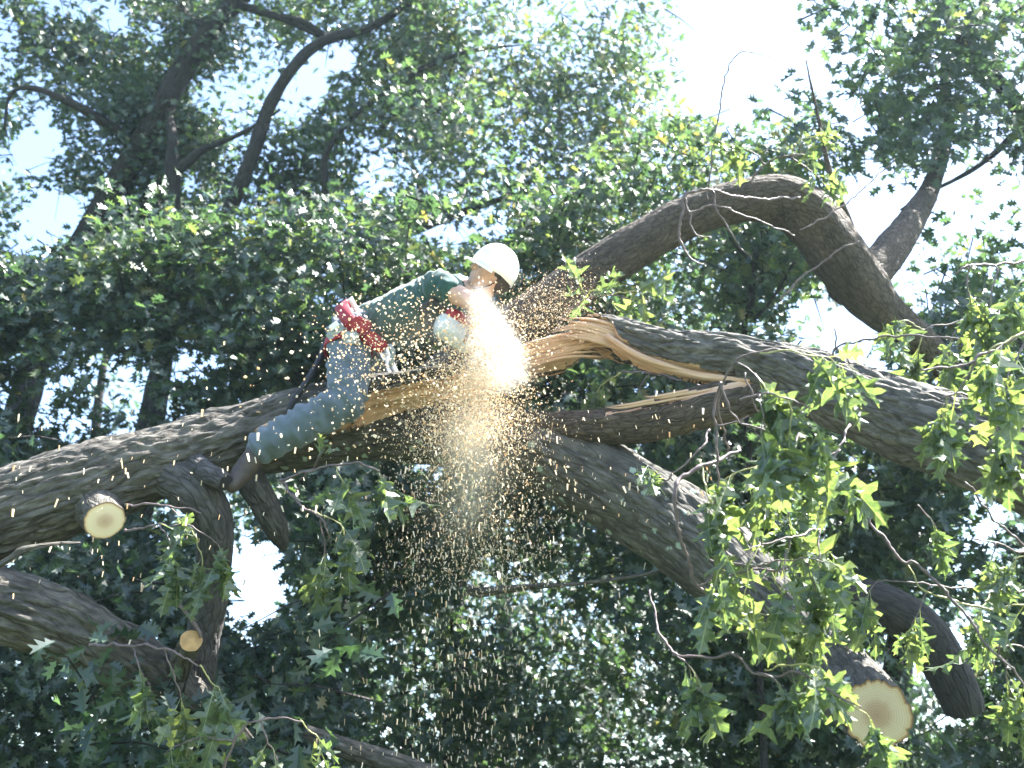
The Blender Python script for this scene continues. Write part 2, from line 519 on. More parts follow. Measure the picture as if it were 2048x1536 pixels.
# 1. long split limb the worker sits on
rowsA = [(-900, 1420, 4.5, 130), (-450, 1225, 4.6, 112), (-150, 1085, 4.7, 98), (0, 1030, 4.75, 90), (200, 962, 4.9, 84), (400, 902, 5.05, 68), (600, 836, 5.2, 60), (700, 808, 5.28, 54),
         (800, 790, 5.33, 49), (900, 774, 5.38, 46), (1000, 757, 5.42, 47), (1100, 740, 5.46, 48), (1165, 720, 5.48, 42), (1215, 722, 5.5, 26), (1265, 732, 5.5, 12), (1312, 727, 5.5, 3)]
tA = tube(rowsA, nu=140, step=.011, amp=.018, seed=1, fur=.045, cut=(CAMV * .6 + DOWN * .8, [640, 690, 725, 800, 900, 1000, 1100, 1165, 1180, 1400], [1, .9, -.15, -.4, -.4, -.7, -.85, -.9, -1, -1]))
orgA = P(0, 1030, 4.75)
LA = limb('split_limb', tA, BARK, orgA, wood_name='torn_wood', wood_mat=WOOD)
tag(LA, 'long grey oak limb the worker sits on, its right half split open to tan wood', 'tree limb')
# sawn stub under it
ts = tube([(188, 1000, 4.82, 46), (202, 1028, 4.70, 42), (207, 1036, 4.665, 41), (210, 1041, 4.64, 40)], nu=48, step=.012, amp=.004, seed=4)
o = limb('branch_stub', ts, BARK, orgA, LA, capend=False)
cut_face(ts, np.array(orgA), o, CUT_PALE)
# knotty side branch that drops from it
th = tube([(300, 935, 5.0, 45), (350, 955, 4.92, 46), (400, 990, 4.88, 44), (428, 1050, 4.9, 38), (428, 1120, 4.98, 36), (420, 1200, 5.05, 36), (405, 1290, 5.1, 36), (395, 1420, 5.15, 34), (392, 1650, 5.2, 34)], nu=56, step=.016, amp=.007, seed=8, low=.13)
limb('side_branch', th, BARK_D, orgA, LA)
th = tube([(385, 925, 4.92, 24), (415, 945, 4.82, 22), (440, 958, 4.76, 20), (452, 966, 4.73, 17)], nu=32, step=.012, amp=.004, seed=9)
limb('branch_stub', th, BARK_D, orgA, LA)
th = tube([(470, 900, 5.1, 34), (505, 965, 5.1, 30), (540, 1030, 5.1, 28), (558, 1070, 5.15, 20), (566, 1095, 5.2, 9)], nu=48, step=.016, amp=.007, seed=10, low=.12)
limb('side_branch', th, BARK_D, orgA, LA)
# orange crack ahead of the split
def sliver(pts, name, parent, org, mat, w0=.004, nu=7, seed=0):
    c = pxpath(pts)
    q, s = spline(c, 40)
    t_ = tube(c, nu=nu, step=.02, amp=.001, seed=seed, worldrows=True, low=.3)
    return limb(name, t_, mat, np.array(org), parent)
sliver([(492, 866, 4.985, 1), (530, 855, 4.985, 6), (560, 845, 5.0, 8), (590, 832, 5.02, 6), (625, 818, 5.06, 2)], 'crack', LA, orgA, WOOD)
# fibres along the top of the split
for i in range(26):
    x0 = rng.uniform(1100, 1215); y0 = 690 + rng.uniform(-22, 28) - (x0 - 1120) * .25
    ln = rng.uniform(40, 95)
    sliver([(x0 - 70, y0 + 18, 5.36, 4), (x0, y0, 5.36, 3.5), (x0 + ln * .6, y0 - rng.uniform(-4, 12), 5.37, 2), (x0 + ln, y0 - rng.uniform(-12, 14), 5.38, .5)], 'splinter', LA, orgA, WOOD, seed=30 + i)
for i in range(9):
    x0 = 800 + i * 12 + rng.uniform(-10, 10); y0 = 752 - (x0 - 800) * .14 + rng.uniform(-4, 8)
    sliver([(x0 - 30, y0 + 8, 5.2, 3), (x0, y0, 5.19, 3.4), (x0 + 45, y0 - 8, 5.2, 2.6), (x0 + 80, y0 - 16, 5.22, .8)], 'bark_strip', LA, orgA, BARK, seed=60 + i)

# 2. broken limb, torn end at left
rowsC = [(1128, 662, 5.40, 4), (1150, 657, 5.40, 14), (1200, 660, 5.38, 33), (1300, 695, 5.3, 46), (1400, 715, 5.2, 53), (1500, 725, 5.1, 54), (1600, 757, 5.0, 64), (1800, 838, 4.75, 82), (1900, 872, 4.6, 86), (2048, 930, 4.45, 92), (2250, 1010, 4.3, 98), (2600, 1180, 4.1, 105)]
tC = tube(rowsC, nu=140, step=.011, amp=.018, seed=14, fur=.045, cut=(CAMV * .6 + DOWN * .8, [1100, 1185, 1215, 1250, 1290, 1340, 1400, 1440, 1480], [-.95, -.8, -.55, .05, .3, .36, .34, .5, 1]))
orgC = P(1600, 757, 5.0)
LC = limb('broken_limb', tC, BARK, orgC, wood_name='torn_wood', wood_mat=WOOD)
tag(LC, 'broken oak limb with splintered pointed end, sloping down to the right over the leaves', 'tree limb')
for i in range(24):
    x0 = rng.uniform(1145, 1215); y0 = 655 + rng.uniform(-22, 30)
    sliver([(x0 + 90, y0 + 26, 5.3, 5), (x0 + 40, y0 + 8, 5.31, 4.5), (x0, y0, 5.32, 3), (x0 - rng.uniform(20, 52), y0 - rng.uniform(-10, 16), 5.33, .5)], 'splinter', LC, orgC, WOOD, seed=90 + i)
sliver([(1225, 690, 5.28, 8), (1300, 722, 5.2, 9), (1380, 747, 5.12, 9), (1440, 757, 5.06, 9), (1500, 762, 5.0, 5)], 'splinter', LC, orgC, WOOD, seed=120)
sliver([(1212, 672, 5.27, 6), (1270, 708, 5.2, 8), (1330, 730, 5.15, 7), (1400, 748, 5.1, 4)], 'splinter', LC, orgC, WOOD, seed=121)

# 3. lower limb ending in the sawn face
rowsD = [(440, 905, 5.3, 45), (560, 895, 5.42, 50), (700, 872, 5.5, 52), (800, 868, 5.5, 55), (900, 872, 5.45, 64), (1000, 886, 5.4, 72), (1100, 915, 5.3, 80), (1200, 962, 5.2, 85), (1300, 1020, 5.1, 87), (1400, 1090, 4.95, 87), (1550, 1222, 4.7, 82), (1655, 1332, 4.48, 78), (1715, 1392, 4.26, 74), (1748, 1424, 4.05, 70), (1753, 1429, 4.01, 69)]
tD = tube(rowsD, nu=140, step=.011, amp=.013, seed=23, fur=.045)
orgD = P(1000, 886, 5.4)
LD = limb('sawn_limb', tD, BARK_L, orgD, capend=False)
tag(LD, 'thick grey oak limb curving down to a round sawn end at lower right', 'tree limb')
cut_face(tD, np.array(orgD), LD, CUT)

# 4. torn limb between them
rowsE = [(960, 872, 5.36, 48), (1050, 862, 5.3, 40), (1150, 856, 5.2, 36), (1250, 850, 5.12, 40), (1340, 833, 5.08, 43), (1430, 808, 5.05, 43), (1540, 785, 5.08, 42), (1650, 785, 5.0, 38), (1720, 810, 4.95, 30)]
tE = tube(rowsE, nu=64, step=.016, amp=.009, seed=31, cut=(CAMV * .6 + UP * .8, [1150, 1212, 1270, 1400, 1460, 1600, 1660], [1, 1, .78, .66, .62, .8, 1]))
orgE = P(1250, 850, 5.12)
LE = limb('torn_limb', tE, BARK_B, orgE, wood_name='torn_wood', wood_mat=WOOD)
tag(LE, 'thinner brown limb with an orange torn strip along its top, under the split', 'tree limb')
for i in range(10):
    x0 = rng.uniform(1210, 1360); y0 = 812 - (x0 - 1210) * .16 + rng.uniform(-5, 8)
    sliver([(x0 + 75, y0 - 12, 5.0, 3), (x0 + 30, y0 - 3, 5.0, 3), (x0, y0 + 1, 5.01, 2), (x0 - rng.uniform(10, 40), y0 + rng.uniform(-6, 6), 5.02, .5)], 'splinter', LE, orgE, WOOD, seed=130 + i)

# 5. arched limb behind
rowsB = [(840, 810, 6.3, 58), (930, 735, 6.3, 58), (1030, 660, 6.35, 53), (1150, 572, 6.4, 48), (1270, 492, 6.45, 45), (1380, 433, 6.5, 43), (1460, 408, 6.53, 43), (1530, 396, 6.56, 47), (1585, 408, 6.58, 53), (1632, 448, 6.62, 57), (1675, 508, 6.66, 57), (1718, 568, 6.7, 52), (1768, 625, 6.75, 41), (1830, 672, 6.85, 33), (1900, 745, 7.2, 26), (1960, 830, 7.8, 20), (2030, 950, 8.4, 16)]
tB = tube(rowsB, nu=80, step=.02, amp=.007, seed=41)
orgB = P(1300, 478, 6.45)
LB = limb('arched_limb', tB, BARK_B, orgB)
tag(LB, 'brown oak limb arching up behind the white helmet and bending down at the fork', 'tree limb')
tb = tube([(1690, 575, 6.7, 46), (1745, 540, 6.85, 40), (1795, 482, 7.2, 33), (1833, 425, 7.8, 26), (1865, 365, 8.6, 18), (1890, 270, 9.2, 14), (1890, 120, 9.6, 9)], nu=56, step=.02, amp=.006, seed=44)
limb('fork_branch', tb, BARK_B, orgB, LB)  # darker brown bark: the fork's backlit darkness is put into its colour
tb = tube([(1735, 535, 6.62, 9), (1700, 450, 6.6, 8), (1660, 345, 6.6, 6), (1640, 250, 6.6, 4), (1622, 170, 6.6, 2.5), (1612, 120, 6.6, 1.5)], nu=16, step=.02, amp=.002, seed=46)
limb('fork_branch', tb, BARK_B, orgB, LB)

# 6. dark limb behind the sawn end
tF = tube([(1480, 1120, 6.3, 40), (1600, 1165, 6.3, 40), (1690, 1192, 6.3, 41), (1770, 1212, 6.25, 45), (1840, 1262, 6.2, 47), (1890, 1330, 6.15, 45), (1920, 1395, 6.1, 42), (1928, 1418, 6.1, 40)], nu=64, step=.018, amp=.005, seed=51)
orgF = P(1770, 1212, 6.25)
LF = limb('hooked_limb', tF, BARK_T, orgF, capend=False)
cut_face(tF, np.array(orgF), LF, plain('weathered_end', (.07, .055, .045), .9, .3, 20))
tag(LF, 'dark hooked limb drooping behind the round sawn end, tip at lower right', 'tree limb')

# 7. lower left limb
tG = tube([(-700, 1130, 4.3, 92), (-250, 1150, 4.4, 82), (0, 1212, 4.5, 75), (130, 1255, 4.6, 68), (250, 1318, 4.7, 64), (345, 1385, 4.85, 56), (420, 1450, 5.2, 46), (500, 1530, 5.6, 38), (600, 1640, 6.0, 30)], nu=120, step=.012, amp=.02, seed=61, fur=.05)
orgG = P(0, 1212, 4.5)
LG = limb('low_limb', tG, BARK, orgG)
tag(LG, 'rough oak limb low at left with a sunlit pale top, entering the dark leaves', 'tree limb')
tg = tube([(355, 1340, 4.75, 26), (370, 1310, 4.6, 24), (378, 1292, 4.5, 23), (382, 1282, 4.44, 22)], nu=32, step=.012, amp=.003, seed=63)
o = limb('branch_stub', tg, BARK, orgG, LG, capend=False)
cut_face(tg, np.array(orgG), o, plain('old_cut', (.42, .25, .11), .8, .25, 25))

# 8. dead stick hanging under the limbs, and pale stick lower centre
def stick(rows, label, name='dead_stick', mat=BARK, seed=0, cat='stick', nu=14):
    t_ = tube(rows, nu=nu, step=.02, amp=.003, seed=seed)
    org = P(*rows[0][:3])
    o = limb(name, t_, mat, org)
    return tag(o, label, cat)
stick([(930, 1178, 6.0, 12), (960, 1184, 6.0, 11), (1000, 1180, 6.0, 9), (1080, 1172, 6.0, 6), (1180, 1165, 6.1, 4), (1330, 1140, 6.2, 4), (1420, 1095, 5.6, 4)], 'short pale dead stick with a snapped end, under the sawn limb', seed=71)
stick([(-60, 1165, 4.1, 6), (20, 1118, 4.1, 7), (45, 1100, 4.12, 8), (110, 1088, 4.2, 5), (160, 1085, 4.3, 3)], 'thin pale stick lying against the underside of the split limb at left', seed=72)
stick([(352, 1205, 4.5, 4), (370, 1222, 4.48, 4), (396, 1258, 4.46, 4.5), (402, 1275, 4.45, 4)], 'short thin stick leaning over the small orange stub', seed=73, mat=TWIG)

# ---------------------------------------------------------------- leaves
def outline(kind):
    if kind == 'oak':
        h = [(.012, 0), (.03, .08), (.10, .13), (.23, .15), (.20, .21), (.13, .27), (.14, .32), (.28, .35), (.45, .45), (.40, .49), (.27, .46), (.16, .48), (.13, .55), (.21, .60), (.41, .75), (.35, .78), (.24, .72), (.14, .72), (.11, .78), (.17, .84), (.21, .95), (.10, .90), (.04, .94), (0, 1.02)]
    elif kind == 'mid':
        h = [(.01, 0), (.08, .10), (.28, .20), (.12, .30), (.42, .52), (.12, .55), (.36, .82), (.10, .78), (0, 1.0)]
    else:
        h = [(.02, 0), (.30, .25), (.14, .40), (.38, .62), (.14, .70), (0, 1.0)]
    return h

def leaf_shape(kind, curl=.2, fold=.3, wav=0.0, petiole=.15, seed=0):
    h = outline(kind)
    rs = np.random.default_rng(seed)
    mid_n = {'oak': 6, 'mid': 2, 'far': 1}[kind]
    V, Fc = [], []
    def z(x, y):
        return fold * abs(x) - curl * y * y + wav * math.sin(y * 9 + x * 7 + seed) * abs(x) * 2
    for sgn in (1, -1):
        hh = [(sgn * x * (1 + .15 * rs.normal() if kind == 'oak' else 1), y + (.012 * rs.normal() if kind == 'oak' and 0 < y < 1 else 0)) for x, y in h]
        hh[-1] = (0, h[-1][1])
        ms = [(0, k / (mid_n + 1)) for k in range(mid_n, 0, -1)]
        poly = [(0, 0)] + hh + ms
        pl = [Vector((x, y, 0)) for x, y in poly]
        base = len(V)
        V += [(x, y, z(x, y)) for x, y in poly]
        for a, b_, c in geometry.tessellate_polygon([pl]):
            # orient upward
            A, B_, C = pl[a], pl[b_], pl[c]
            if (B_ - A).cross(C - A).z < 0: b_, c = c, b_
            Fc.append((base + a, base + b_, base + c))
    if petiole:
        base = len(V)
        wd = .009 if kind == 'oak' else .012
        V += [(-wd, -petiole, .02), (wd, -petiole, .02), (wd, .02, .004), (-wd, .02, .004)]
        Fc += [(base, base + 1, base + 2), (base, base + 2, base + 3)]
    return np.array(V), np.array(Fc)

MID = [leaf_shape('mid', .25, .3, 0, 0), leaf_shape('mid', .05, .45, 0, 0, 1)]
FAR = [leaf_shape('far', .2, .35, 0, 0), leaf_shape('far', .0, .5, 0, 0, 1)]
OAK = []
for i in range(7):
    v_, f_ = leaf_shape('oak', [.1, .25, .4, .18, .5, .02, .3][i], [.25, .4, .15, .5, .3, .6, .2][i], .25, .2, i)
    me = mesh_np('leaf', v_, [f_], False)
    me.materials.append(LEAF_FG)
    OAK.append(me)

def leaf_batch(shapes, pos, ax, nr, size, lv):
    """pos (N,3), axis & normal (N,3) unit and orthogonal; returns verts, tris, lv per vertex"""
    vs, fs, ls = [], [], []
    base = 0
    which = rng.integers(0, len(shapes), len(pos))
    sd = np.cross(ax, nr)
    for k, (sv, sf) in enumerate(shapes):
        m_ = which == k
        if not m_.any(): continue
        p = pos[m_][:, None, :] + size[m_][:, None, None] * (sv[None, :, 0:1] * sd[m_][:, None, :] + sv[None, :, 1:2] * ax[m_][:, None, :] + sv[None, :, 2:3] * nr[m_][:, None, :])
        nn = m_.sum()
        f = sf[None] + (np.arange(nn) * len(sv))[:, None, None] + base
        vs.append(p.reshape(-1, 3)); fs.append(f.reshape(-1, 3)); ls.append(np.repeat(lv[m_], len(sv)))
        base += nn * len(sv)
    return np.vstack(vs), np.vstack(fs), np.concatenate(ls)

# gaps of open sky in the canopies: centre x, y, radii, strength
HOLES = [(1475, 80, 130, 150, 1), (1440, 195, 60, 60, 1), (1560, 60, 60, 90, .9), (58, 290, 58, 56, .97), (10, 335, 30, 46, .9), (118, 425, 66, 60, .97), (50, 490, 50, 34, .8),
         (645, 130, 65, 50, .95), (595, 190, 40, 50, .8), (235, 40, 30, 45, .95), (318, 60, 20, 40, .85), (130, 15, 90, 25, .8), (440, 185, 50, 45, .7), (10, 60, 30, 70, .8),
         (745, 355, 35, 45, .7), (385, 355, 22, 35, .9), (870, 470, 50, 30, .85), (975, 440, 60, 35, .7), (1745, 425, 62, 85, 1), (1680, 660, 100, 60, .95), (1730, 740, 70, 45, .9),
         (1850, 560, 60, 60, .7), (1690, 220, 28, 30, .8), (1725, 240, 26, 25, .9), (1740, 40, 70, 50, .5), (1640, 130, 60, 60, .6), (515, 1165, 68, 95, 1), (545, 1110, 25, 40, .9),
         (390, 725, 45, 32, .8), (60, 800, 55, 60, .6), (150, 860, 30, 40, .7), (1975, 995, 55, 30, .7), (1950, 1055, 45, 50, .7), (1900, 1290, 45, 35, .7), (1905, 1440, 45, 20, .7),
         (1330, 1060, 40, 40, .3), (830, 920, 40, 20, .5), (1980, 330, 60, 60, .5), (2030, 130, 40, 60, .4), (1110, 90, 60, 60, .35), (1180, 130, 50, 50, .3), (1010, 340, 40, 40, .3)]

def gap(px, py):
    k = np.ones_like(px)
    n_ = noise(np.stack([px / 45, py / 45, px * 0 + 3.3], 1)) * .8 + noise(np.stack([px / 16, py / 16, px * 0 + 7.3], 1)) * .5
    for cx, cy, rx, ry, s in HOLES:
        d = np.hypot((px - cx) / rx, (py - cy) / ry) + n_
        k *= 1 - s * np.clip((1.12 - d) / .22, 0, 1)
    return k

def crown(zone, ncl, dr, leaf, sigma, hue, shapes, per=11, holes=True, tilt=.75, lac=1.0):
    x0, y0, x1, y1 = zone
    if holes and y1 - y0 > 250:
        x0, x1, y0, y1 = x0 - 60, x1 + 60, y0 - 90, y1 + 50
        ncl = int(ncl * 1.25)
    ncl = int(ncl * 1.45)
    px = rng.uniform(x0, x1, ncl); py = rng.uniform(y0, y1, ncl)
    # soft zone border so neighbouring crowns interlock
    d = rng.uniform(dr[0], dr[1], ncl)
    c = CAM + d[:, None] * (FW + RT * ((px - 1024) / F)[:, None] + UP * ((768 - py) / F)[:, None])
    lacn = noise(c / (1.15 * lac), 5) + .5 * noise(c / (.5 * lac), 6)
    keep = rng.random(ncl) < np.clip(.30 + 3.2 * lacn, .03, 1)
    edge = np.minimum(np.minimum(px - x0, x1 - px) / 160, np.minimum((py - y0) / 190, (y1 - py) / 120)) + .5 * noise(c / .6, 8)
    keep &= rng.random(ncl) < np.clip(edge, 0, 1) ** .7
    c = c[keep]
    if holes:
        X, Y = proj(c)
        c = c[rng.random(len(c)) < gap(X, Y) + .02]
    cnt = rng.poisson(per, len(c)) + 3
    ci = np.repeat(np.arange(len(c)), cnt)
    nl = len(ci)
    tw = rng.normal(size=(len(c), 3)); tw[:, 2] = tw[:, 2] * .4 - .25
    tw /= np.linalg.norm(tw, axis=1)[:, None]
    along = rng.uniform(-1.3, 1.3, nl)
    pos = c[ci] + tw[ci] * (along * sigma)[:, None] + rng.normal(size=(nl, 3)) * sigma * np.array([.5, .5, .42])
    if holes:
        X, Y = proj(pos)
        k = rng.random(nl) < gap(X, Y)
        pos, ci = pos[k], ci[k]
        nl = len(pos)
    nr = rng.normal(size=(nl, 3)) * tilt * .72 + np.array([0.34, -.58, .62]) + .35 * rng.normal(size=(len(c), 3))[ci]
    nr /= np.linalg.norm(nr, axis=1)[:, None]
    ax = rng.normal(size=(nl, 3)) * .8 + tw[ci] * .6 + np.array([0, -.35, -.5])
    ax -= nr * np.einsum('ij,ij->i', ax, nr)[:, None]
    ax /= np.linalg.norm(ax, axis=1)[:, None]
    size = leaf * rng.uniform(.65, 1.2, nl)
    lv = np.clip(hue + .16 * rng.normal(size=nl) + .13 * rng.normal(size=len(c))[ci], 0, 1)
    return leaf_batch(shapes, pos, ax, nr, size, lv), c, tw

NTRI = 0
def crown_obj(parts, root, org):
    global NTRI
    V, Fc, Lv = [], [], []
    b0 = 0
    for v, f, lv in parts:
        V.append(v); Fc.append(f + b0); Lv.append(lv); b0 += len(v)
    V = np.vstack(V); Fc = np.vstack(Fc)
    NTRI += len(Fc)
    o = obj('crown', mesh_np('crown', V - org, [Fc], False, {'lv': ('FLOAT', np.concatenate(Lv))}), LEAF_BG, root)
    o['kind'] = 'stuff'
    return o

def wrow(px, py, d, rpx):
    return [*P(px, py, d), rpx * d / F, px]

def tree(label, trunk_px, branches, crowns, twigs=True, seed=0, mat=None, name='oak_tree'):
    """trunk_px: rows (px,py,d,r) from low to high; the trunk is carried down to the ground."""
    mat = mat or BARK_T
    trunk_px = [(a, b_, c, d * .78) for a, b_, c, d in trunk_px]
    branches = [[(a, b_, c, d * .8) for a, b_, c, d in br] for br in branches]
    rows = [wrow(*r_) for r_ in trunk_px]
    p0 = np.array(rows[0][:3]); r0 = rows[0][3]
    d0 = p0 - np.array(rows[1][:3]); d0 /= np.linalg.norm(d0)
    base = p0 + np.array([d0[0] * 1.2, d0[1] * 1.2, 0]); base[2] = -.15
    mid = (p0 + base) / 2 + d0 * .2 * np.array([1, 1, 0])
    rows = [[*base, r0 * 1.6, 0], [*(base * .8 + mid * .2), r0 * 1.25, 0], [*mid, r0 * 1.1, 0]] + rows
    org = base.copy(); org[2] = 0
    root = empty(name, org)
    tag(root, label, 'tree')
    t_ = tube(rows, nu=28, step=.09, amp=.012, seed=seed, worldrows=True, fur=.06)
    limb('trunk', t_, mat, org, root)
    for i, br in enumerate(branches):
        t_ = tube([wrow(*r_) for r_ in br], nu=16, step=.09, amp=.008, seed=seed + i + 1, worldrows=True, fur=.06)
        limb('branch', t_, mat, org, root)
    parts = []
    tws = []
    for c_ in crowns:
        (v, f, lv), c, tw = crown(**c_)
        parts.append((v, f, lv)); tws.append((c, tw))
    crown_obj(parts, root, org)
    if twigs:   # the small woody twigs inside the crown, joined into one part
        V, Fc = [], []; b0 = 0
        for c, tw in tws:
            sel = rng.random(len(c)) < .5
            for p, dr_ in zip(c[sel], tw[sel]):
                ln = rng.uniform(.12, .32); rr = rng.uniform(.004, .011)
                a = p - dr_ * ln; e = p + dr_ * ln + np.array([0, 0, -.06])
                u = np.cross(dr_, [0.2, .3, 1]); u /= np.linalg.norm(u); v2 = np.cross(dr_, u)
                for q_, r_ in ((a, rr), (p, rr * .7), (e, rr * .3)):
                    for k in range(3):
                        an = k * 2.0944
                        V.append(q_ + r_ * (u * math.cos(an) + v2 * math.sin(an)))
                for s_ in (0, 3):
                    for k in range(3):
                        Fc.append([b0 + s_ + k, b0 + s_ + (k + 1) % 3, b0 + s_ + 3 + (k + 1) % 3, b0 + s_ + 3 + k])
                b0 += 9
        V = np.array(V) - org
        o = obj('twigs', mesh_np('twigs', V, [np.array(Fc)], True, {'bco': ('FLOAT_VECTOR', V)}), mat, root)
        o['kind'] = 'stuff'
    return root

def cr(zone, n, dr, leaf, sigma=.22, hue=.4, shapes=None, **k):
    return dict(zone=zone, ncl=n, dr=dr, leaf=leaf, sigma=sigma, hue=hue, shapes=shapes or MID, **k)

# upper left: three leaning trunks
tree('tall oak with a thick dark leaning trunk forking at upper left', [(110, 590, 12.6, 36), (160, 500, 12.4, 34), (230, 375, 12.2, 32), (300, 262, 12.1, 31), (345, 175, 12.1, 29), (410, 75, 12.2, 27), (480, -5, 12.4, 24), (600, -120, 12.8, 18)],
     [[(268, 300, 12.1, 15), (225, 255, 12.0, 14), (130, 200, 11.8, 11), (60, 175, 11.8, 7), (20, 190, 11.8, 5), (8, 260, 11.8, 3)], [(420, 60, 12.2, 17), (370, 30, 12.4, 16), (372, -80, 12.7, 13)],
      [(480, 10, 12.3, 12), (560, 35, 12.2, 10), (640, 70, 12.1, 9)]],
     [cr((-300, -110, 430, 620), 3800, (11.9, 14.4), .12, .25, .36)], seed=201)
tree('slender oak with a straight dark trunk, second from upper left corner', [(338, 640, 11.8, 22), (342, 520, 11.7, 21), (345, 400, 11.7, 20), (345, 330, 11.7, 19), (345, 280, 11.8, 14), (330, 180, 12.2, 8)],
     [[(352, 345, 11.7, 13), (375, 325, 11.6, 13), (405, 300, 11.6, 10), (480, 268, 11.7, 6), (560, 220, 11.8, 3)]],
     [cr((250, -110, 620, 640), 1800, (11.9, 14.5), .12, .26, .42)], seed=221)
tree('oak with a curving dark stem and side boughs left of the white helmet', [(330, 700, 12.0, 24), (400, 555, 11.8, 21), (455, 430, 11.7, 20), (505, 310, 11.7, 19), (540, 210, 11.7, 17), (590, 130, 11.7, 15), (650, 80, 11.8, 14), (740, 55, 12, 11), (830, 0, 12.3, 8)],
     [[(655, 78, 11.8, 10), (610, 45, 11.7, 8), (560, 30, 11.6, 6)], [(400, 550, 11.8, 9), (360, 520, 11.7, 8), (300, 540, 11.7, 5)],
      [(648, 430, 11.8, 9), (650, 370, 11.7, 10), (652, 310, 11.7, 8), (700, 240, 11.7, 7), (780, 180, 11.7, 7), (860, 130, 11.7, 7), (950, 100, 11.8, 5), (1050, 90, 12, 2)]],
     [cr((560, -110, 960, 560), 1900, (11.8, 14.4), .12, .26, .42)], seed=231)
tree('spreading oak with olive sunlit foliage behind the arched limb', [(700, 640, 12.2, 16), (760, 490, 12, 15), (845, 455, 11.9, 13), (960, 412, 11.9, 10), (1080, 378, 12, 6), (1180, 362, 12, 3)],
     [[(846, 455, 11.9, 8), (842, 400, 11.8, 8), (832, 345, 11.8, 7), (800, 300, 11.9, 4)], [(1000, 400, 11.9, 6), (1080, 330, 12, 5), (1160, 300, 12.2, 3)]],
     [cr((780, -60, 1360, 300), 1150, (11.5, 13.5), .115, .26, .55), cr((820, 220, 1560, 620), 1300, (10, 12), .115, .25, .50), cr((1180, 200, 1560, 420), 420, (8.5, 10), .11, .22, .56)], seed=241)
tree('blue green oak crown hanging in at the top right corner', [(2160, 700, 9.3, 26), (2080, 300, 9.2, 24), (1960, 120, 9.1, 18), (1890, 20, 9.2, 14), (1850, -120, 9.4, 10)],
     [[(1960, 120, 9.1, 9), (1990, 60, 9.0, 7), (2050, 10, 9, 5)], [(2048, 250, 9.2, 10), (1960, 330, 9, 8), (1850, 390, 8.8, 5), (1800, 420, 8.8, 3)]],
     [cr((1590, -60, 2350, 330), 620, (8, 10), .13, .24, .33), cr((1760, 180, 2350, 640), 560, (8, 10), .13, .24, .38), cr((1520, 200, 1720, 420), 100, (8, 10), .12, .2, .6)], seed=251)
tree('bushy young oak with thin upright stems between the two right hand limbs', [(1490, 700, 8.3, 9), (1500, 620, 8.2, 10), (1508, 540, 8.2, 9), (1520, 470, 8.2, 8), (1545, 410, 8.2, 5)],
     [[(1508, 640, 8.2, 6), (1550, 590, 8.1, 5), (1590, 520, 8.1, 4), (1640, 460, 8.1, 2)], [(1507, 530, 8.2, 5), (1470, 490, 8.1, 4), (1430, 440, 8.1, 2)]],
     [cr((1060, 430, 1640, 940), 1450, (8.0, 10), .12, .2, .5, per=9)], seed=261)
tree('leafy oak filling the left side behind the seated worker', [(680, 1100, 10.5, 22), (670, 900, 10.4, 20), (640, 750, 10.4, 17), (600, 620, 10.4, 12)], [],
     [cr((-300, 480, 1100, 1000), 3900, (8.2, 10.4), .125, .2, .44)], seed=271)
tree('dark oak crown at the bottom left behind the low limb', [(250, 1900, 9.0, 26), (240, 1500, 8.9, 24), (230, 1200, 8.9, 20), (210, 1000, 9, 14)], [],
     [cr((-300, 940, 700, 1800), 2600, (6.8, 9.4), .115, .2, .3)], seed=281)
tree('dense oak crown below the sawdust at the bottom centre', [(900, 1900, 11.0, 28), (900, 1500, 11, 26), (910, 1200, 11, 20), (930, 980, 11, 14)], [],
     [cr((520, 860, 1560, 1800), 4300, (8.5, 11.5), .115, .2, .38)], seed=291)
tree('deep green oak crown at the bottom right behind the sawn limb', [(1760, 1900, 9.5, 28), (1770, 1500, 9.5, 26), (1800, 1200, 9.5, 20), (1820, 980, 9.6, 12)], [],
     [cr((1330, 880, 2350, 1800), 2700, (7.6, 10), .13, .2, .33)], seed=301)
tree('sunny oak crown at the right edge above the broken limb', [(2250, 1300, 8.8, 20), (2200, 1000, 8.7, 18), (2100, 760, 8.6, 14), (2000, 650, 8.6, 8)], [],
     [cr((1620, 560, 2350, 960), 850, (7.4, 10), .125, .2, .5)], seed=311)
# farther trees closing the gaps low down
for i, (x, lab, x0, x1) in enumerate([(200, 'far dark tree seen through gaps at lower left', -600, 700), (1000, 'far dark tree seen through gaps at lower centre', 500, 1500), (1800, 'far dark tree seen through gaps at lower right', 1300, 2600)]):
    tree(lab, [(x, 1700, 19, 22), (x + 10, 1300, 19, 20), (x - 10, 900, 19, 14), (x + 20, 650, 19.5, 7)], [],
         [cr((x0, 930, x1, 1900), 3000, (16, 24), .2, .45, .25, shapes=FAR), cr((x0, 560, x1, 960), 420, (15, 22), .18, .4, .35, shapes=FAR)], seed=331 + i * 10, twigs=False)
print('crown tris', NTRI)

tree('low shrubby oak regrowth with dull leaves in front of the end of the low limb', [(330, 1900, 5.2, 10), (340, 1600, 5.0, 9), (360, 1420, 4.7, 7), (380, 1330, 4.6, 4)], [],
     [cr((225, 1290, 700, 1750), 240, (4.1, 5.0), .115, .15, .36, per=6, lac=.6)], seed=391, name='oak_sapling')
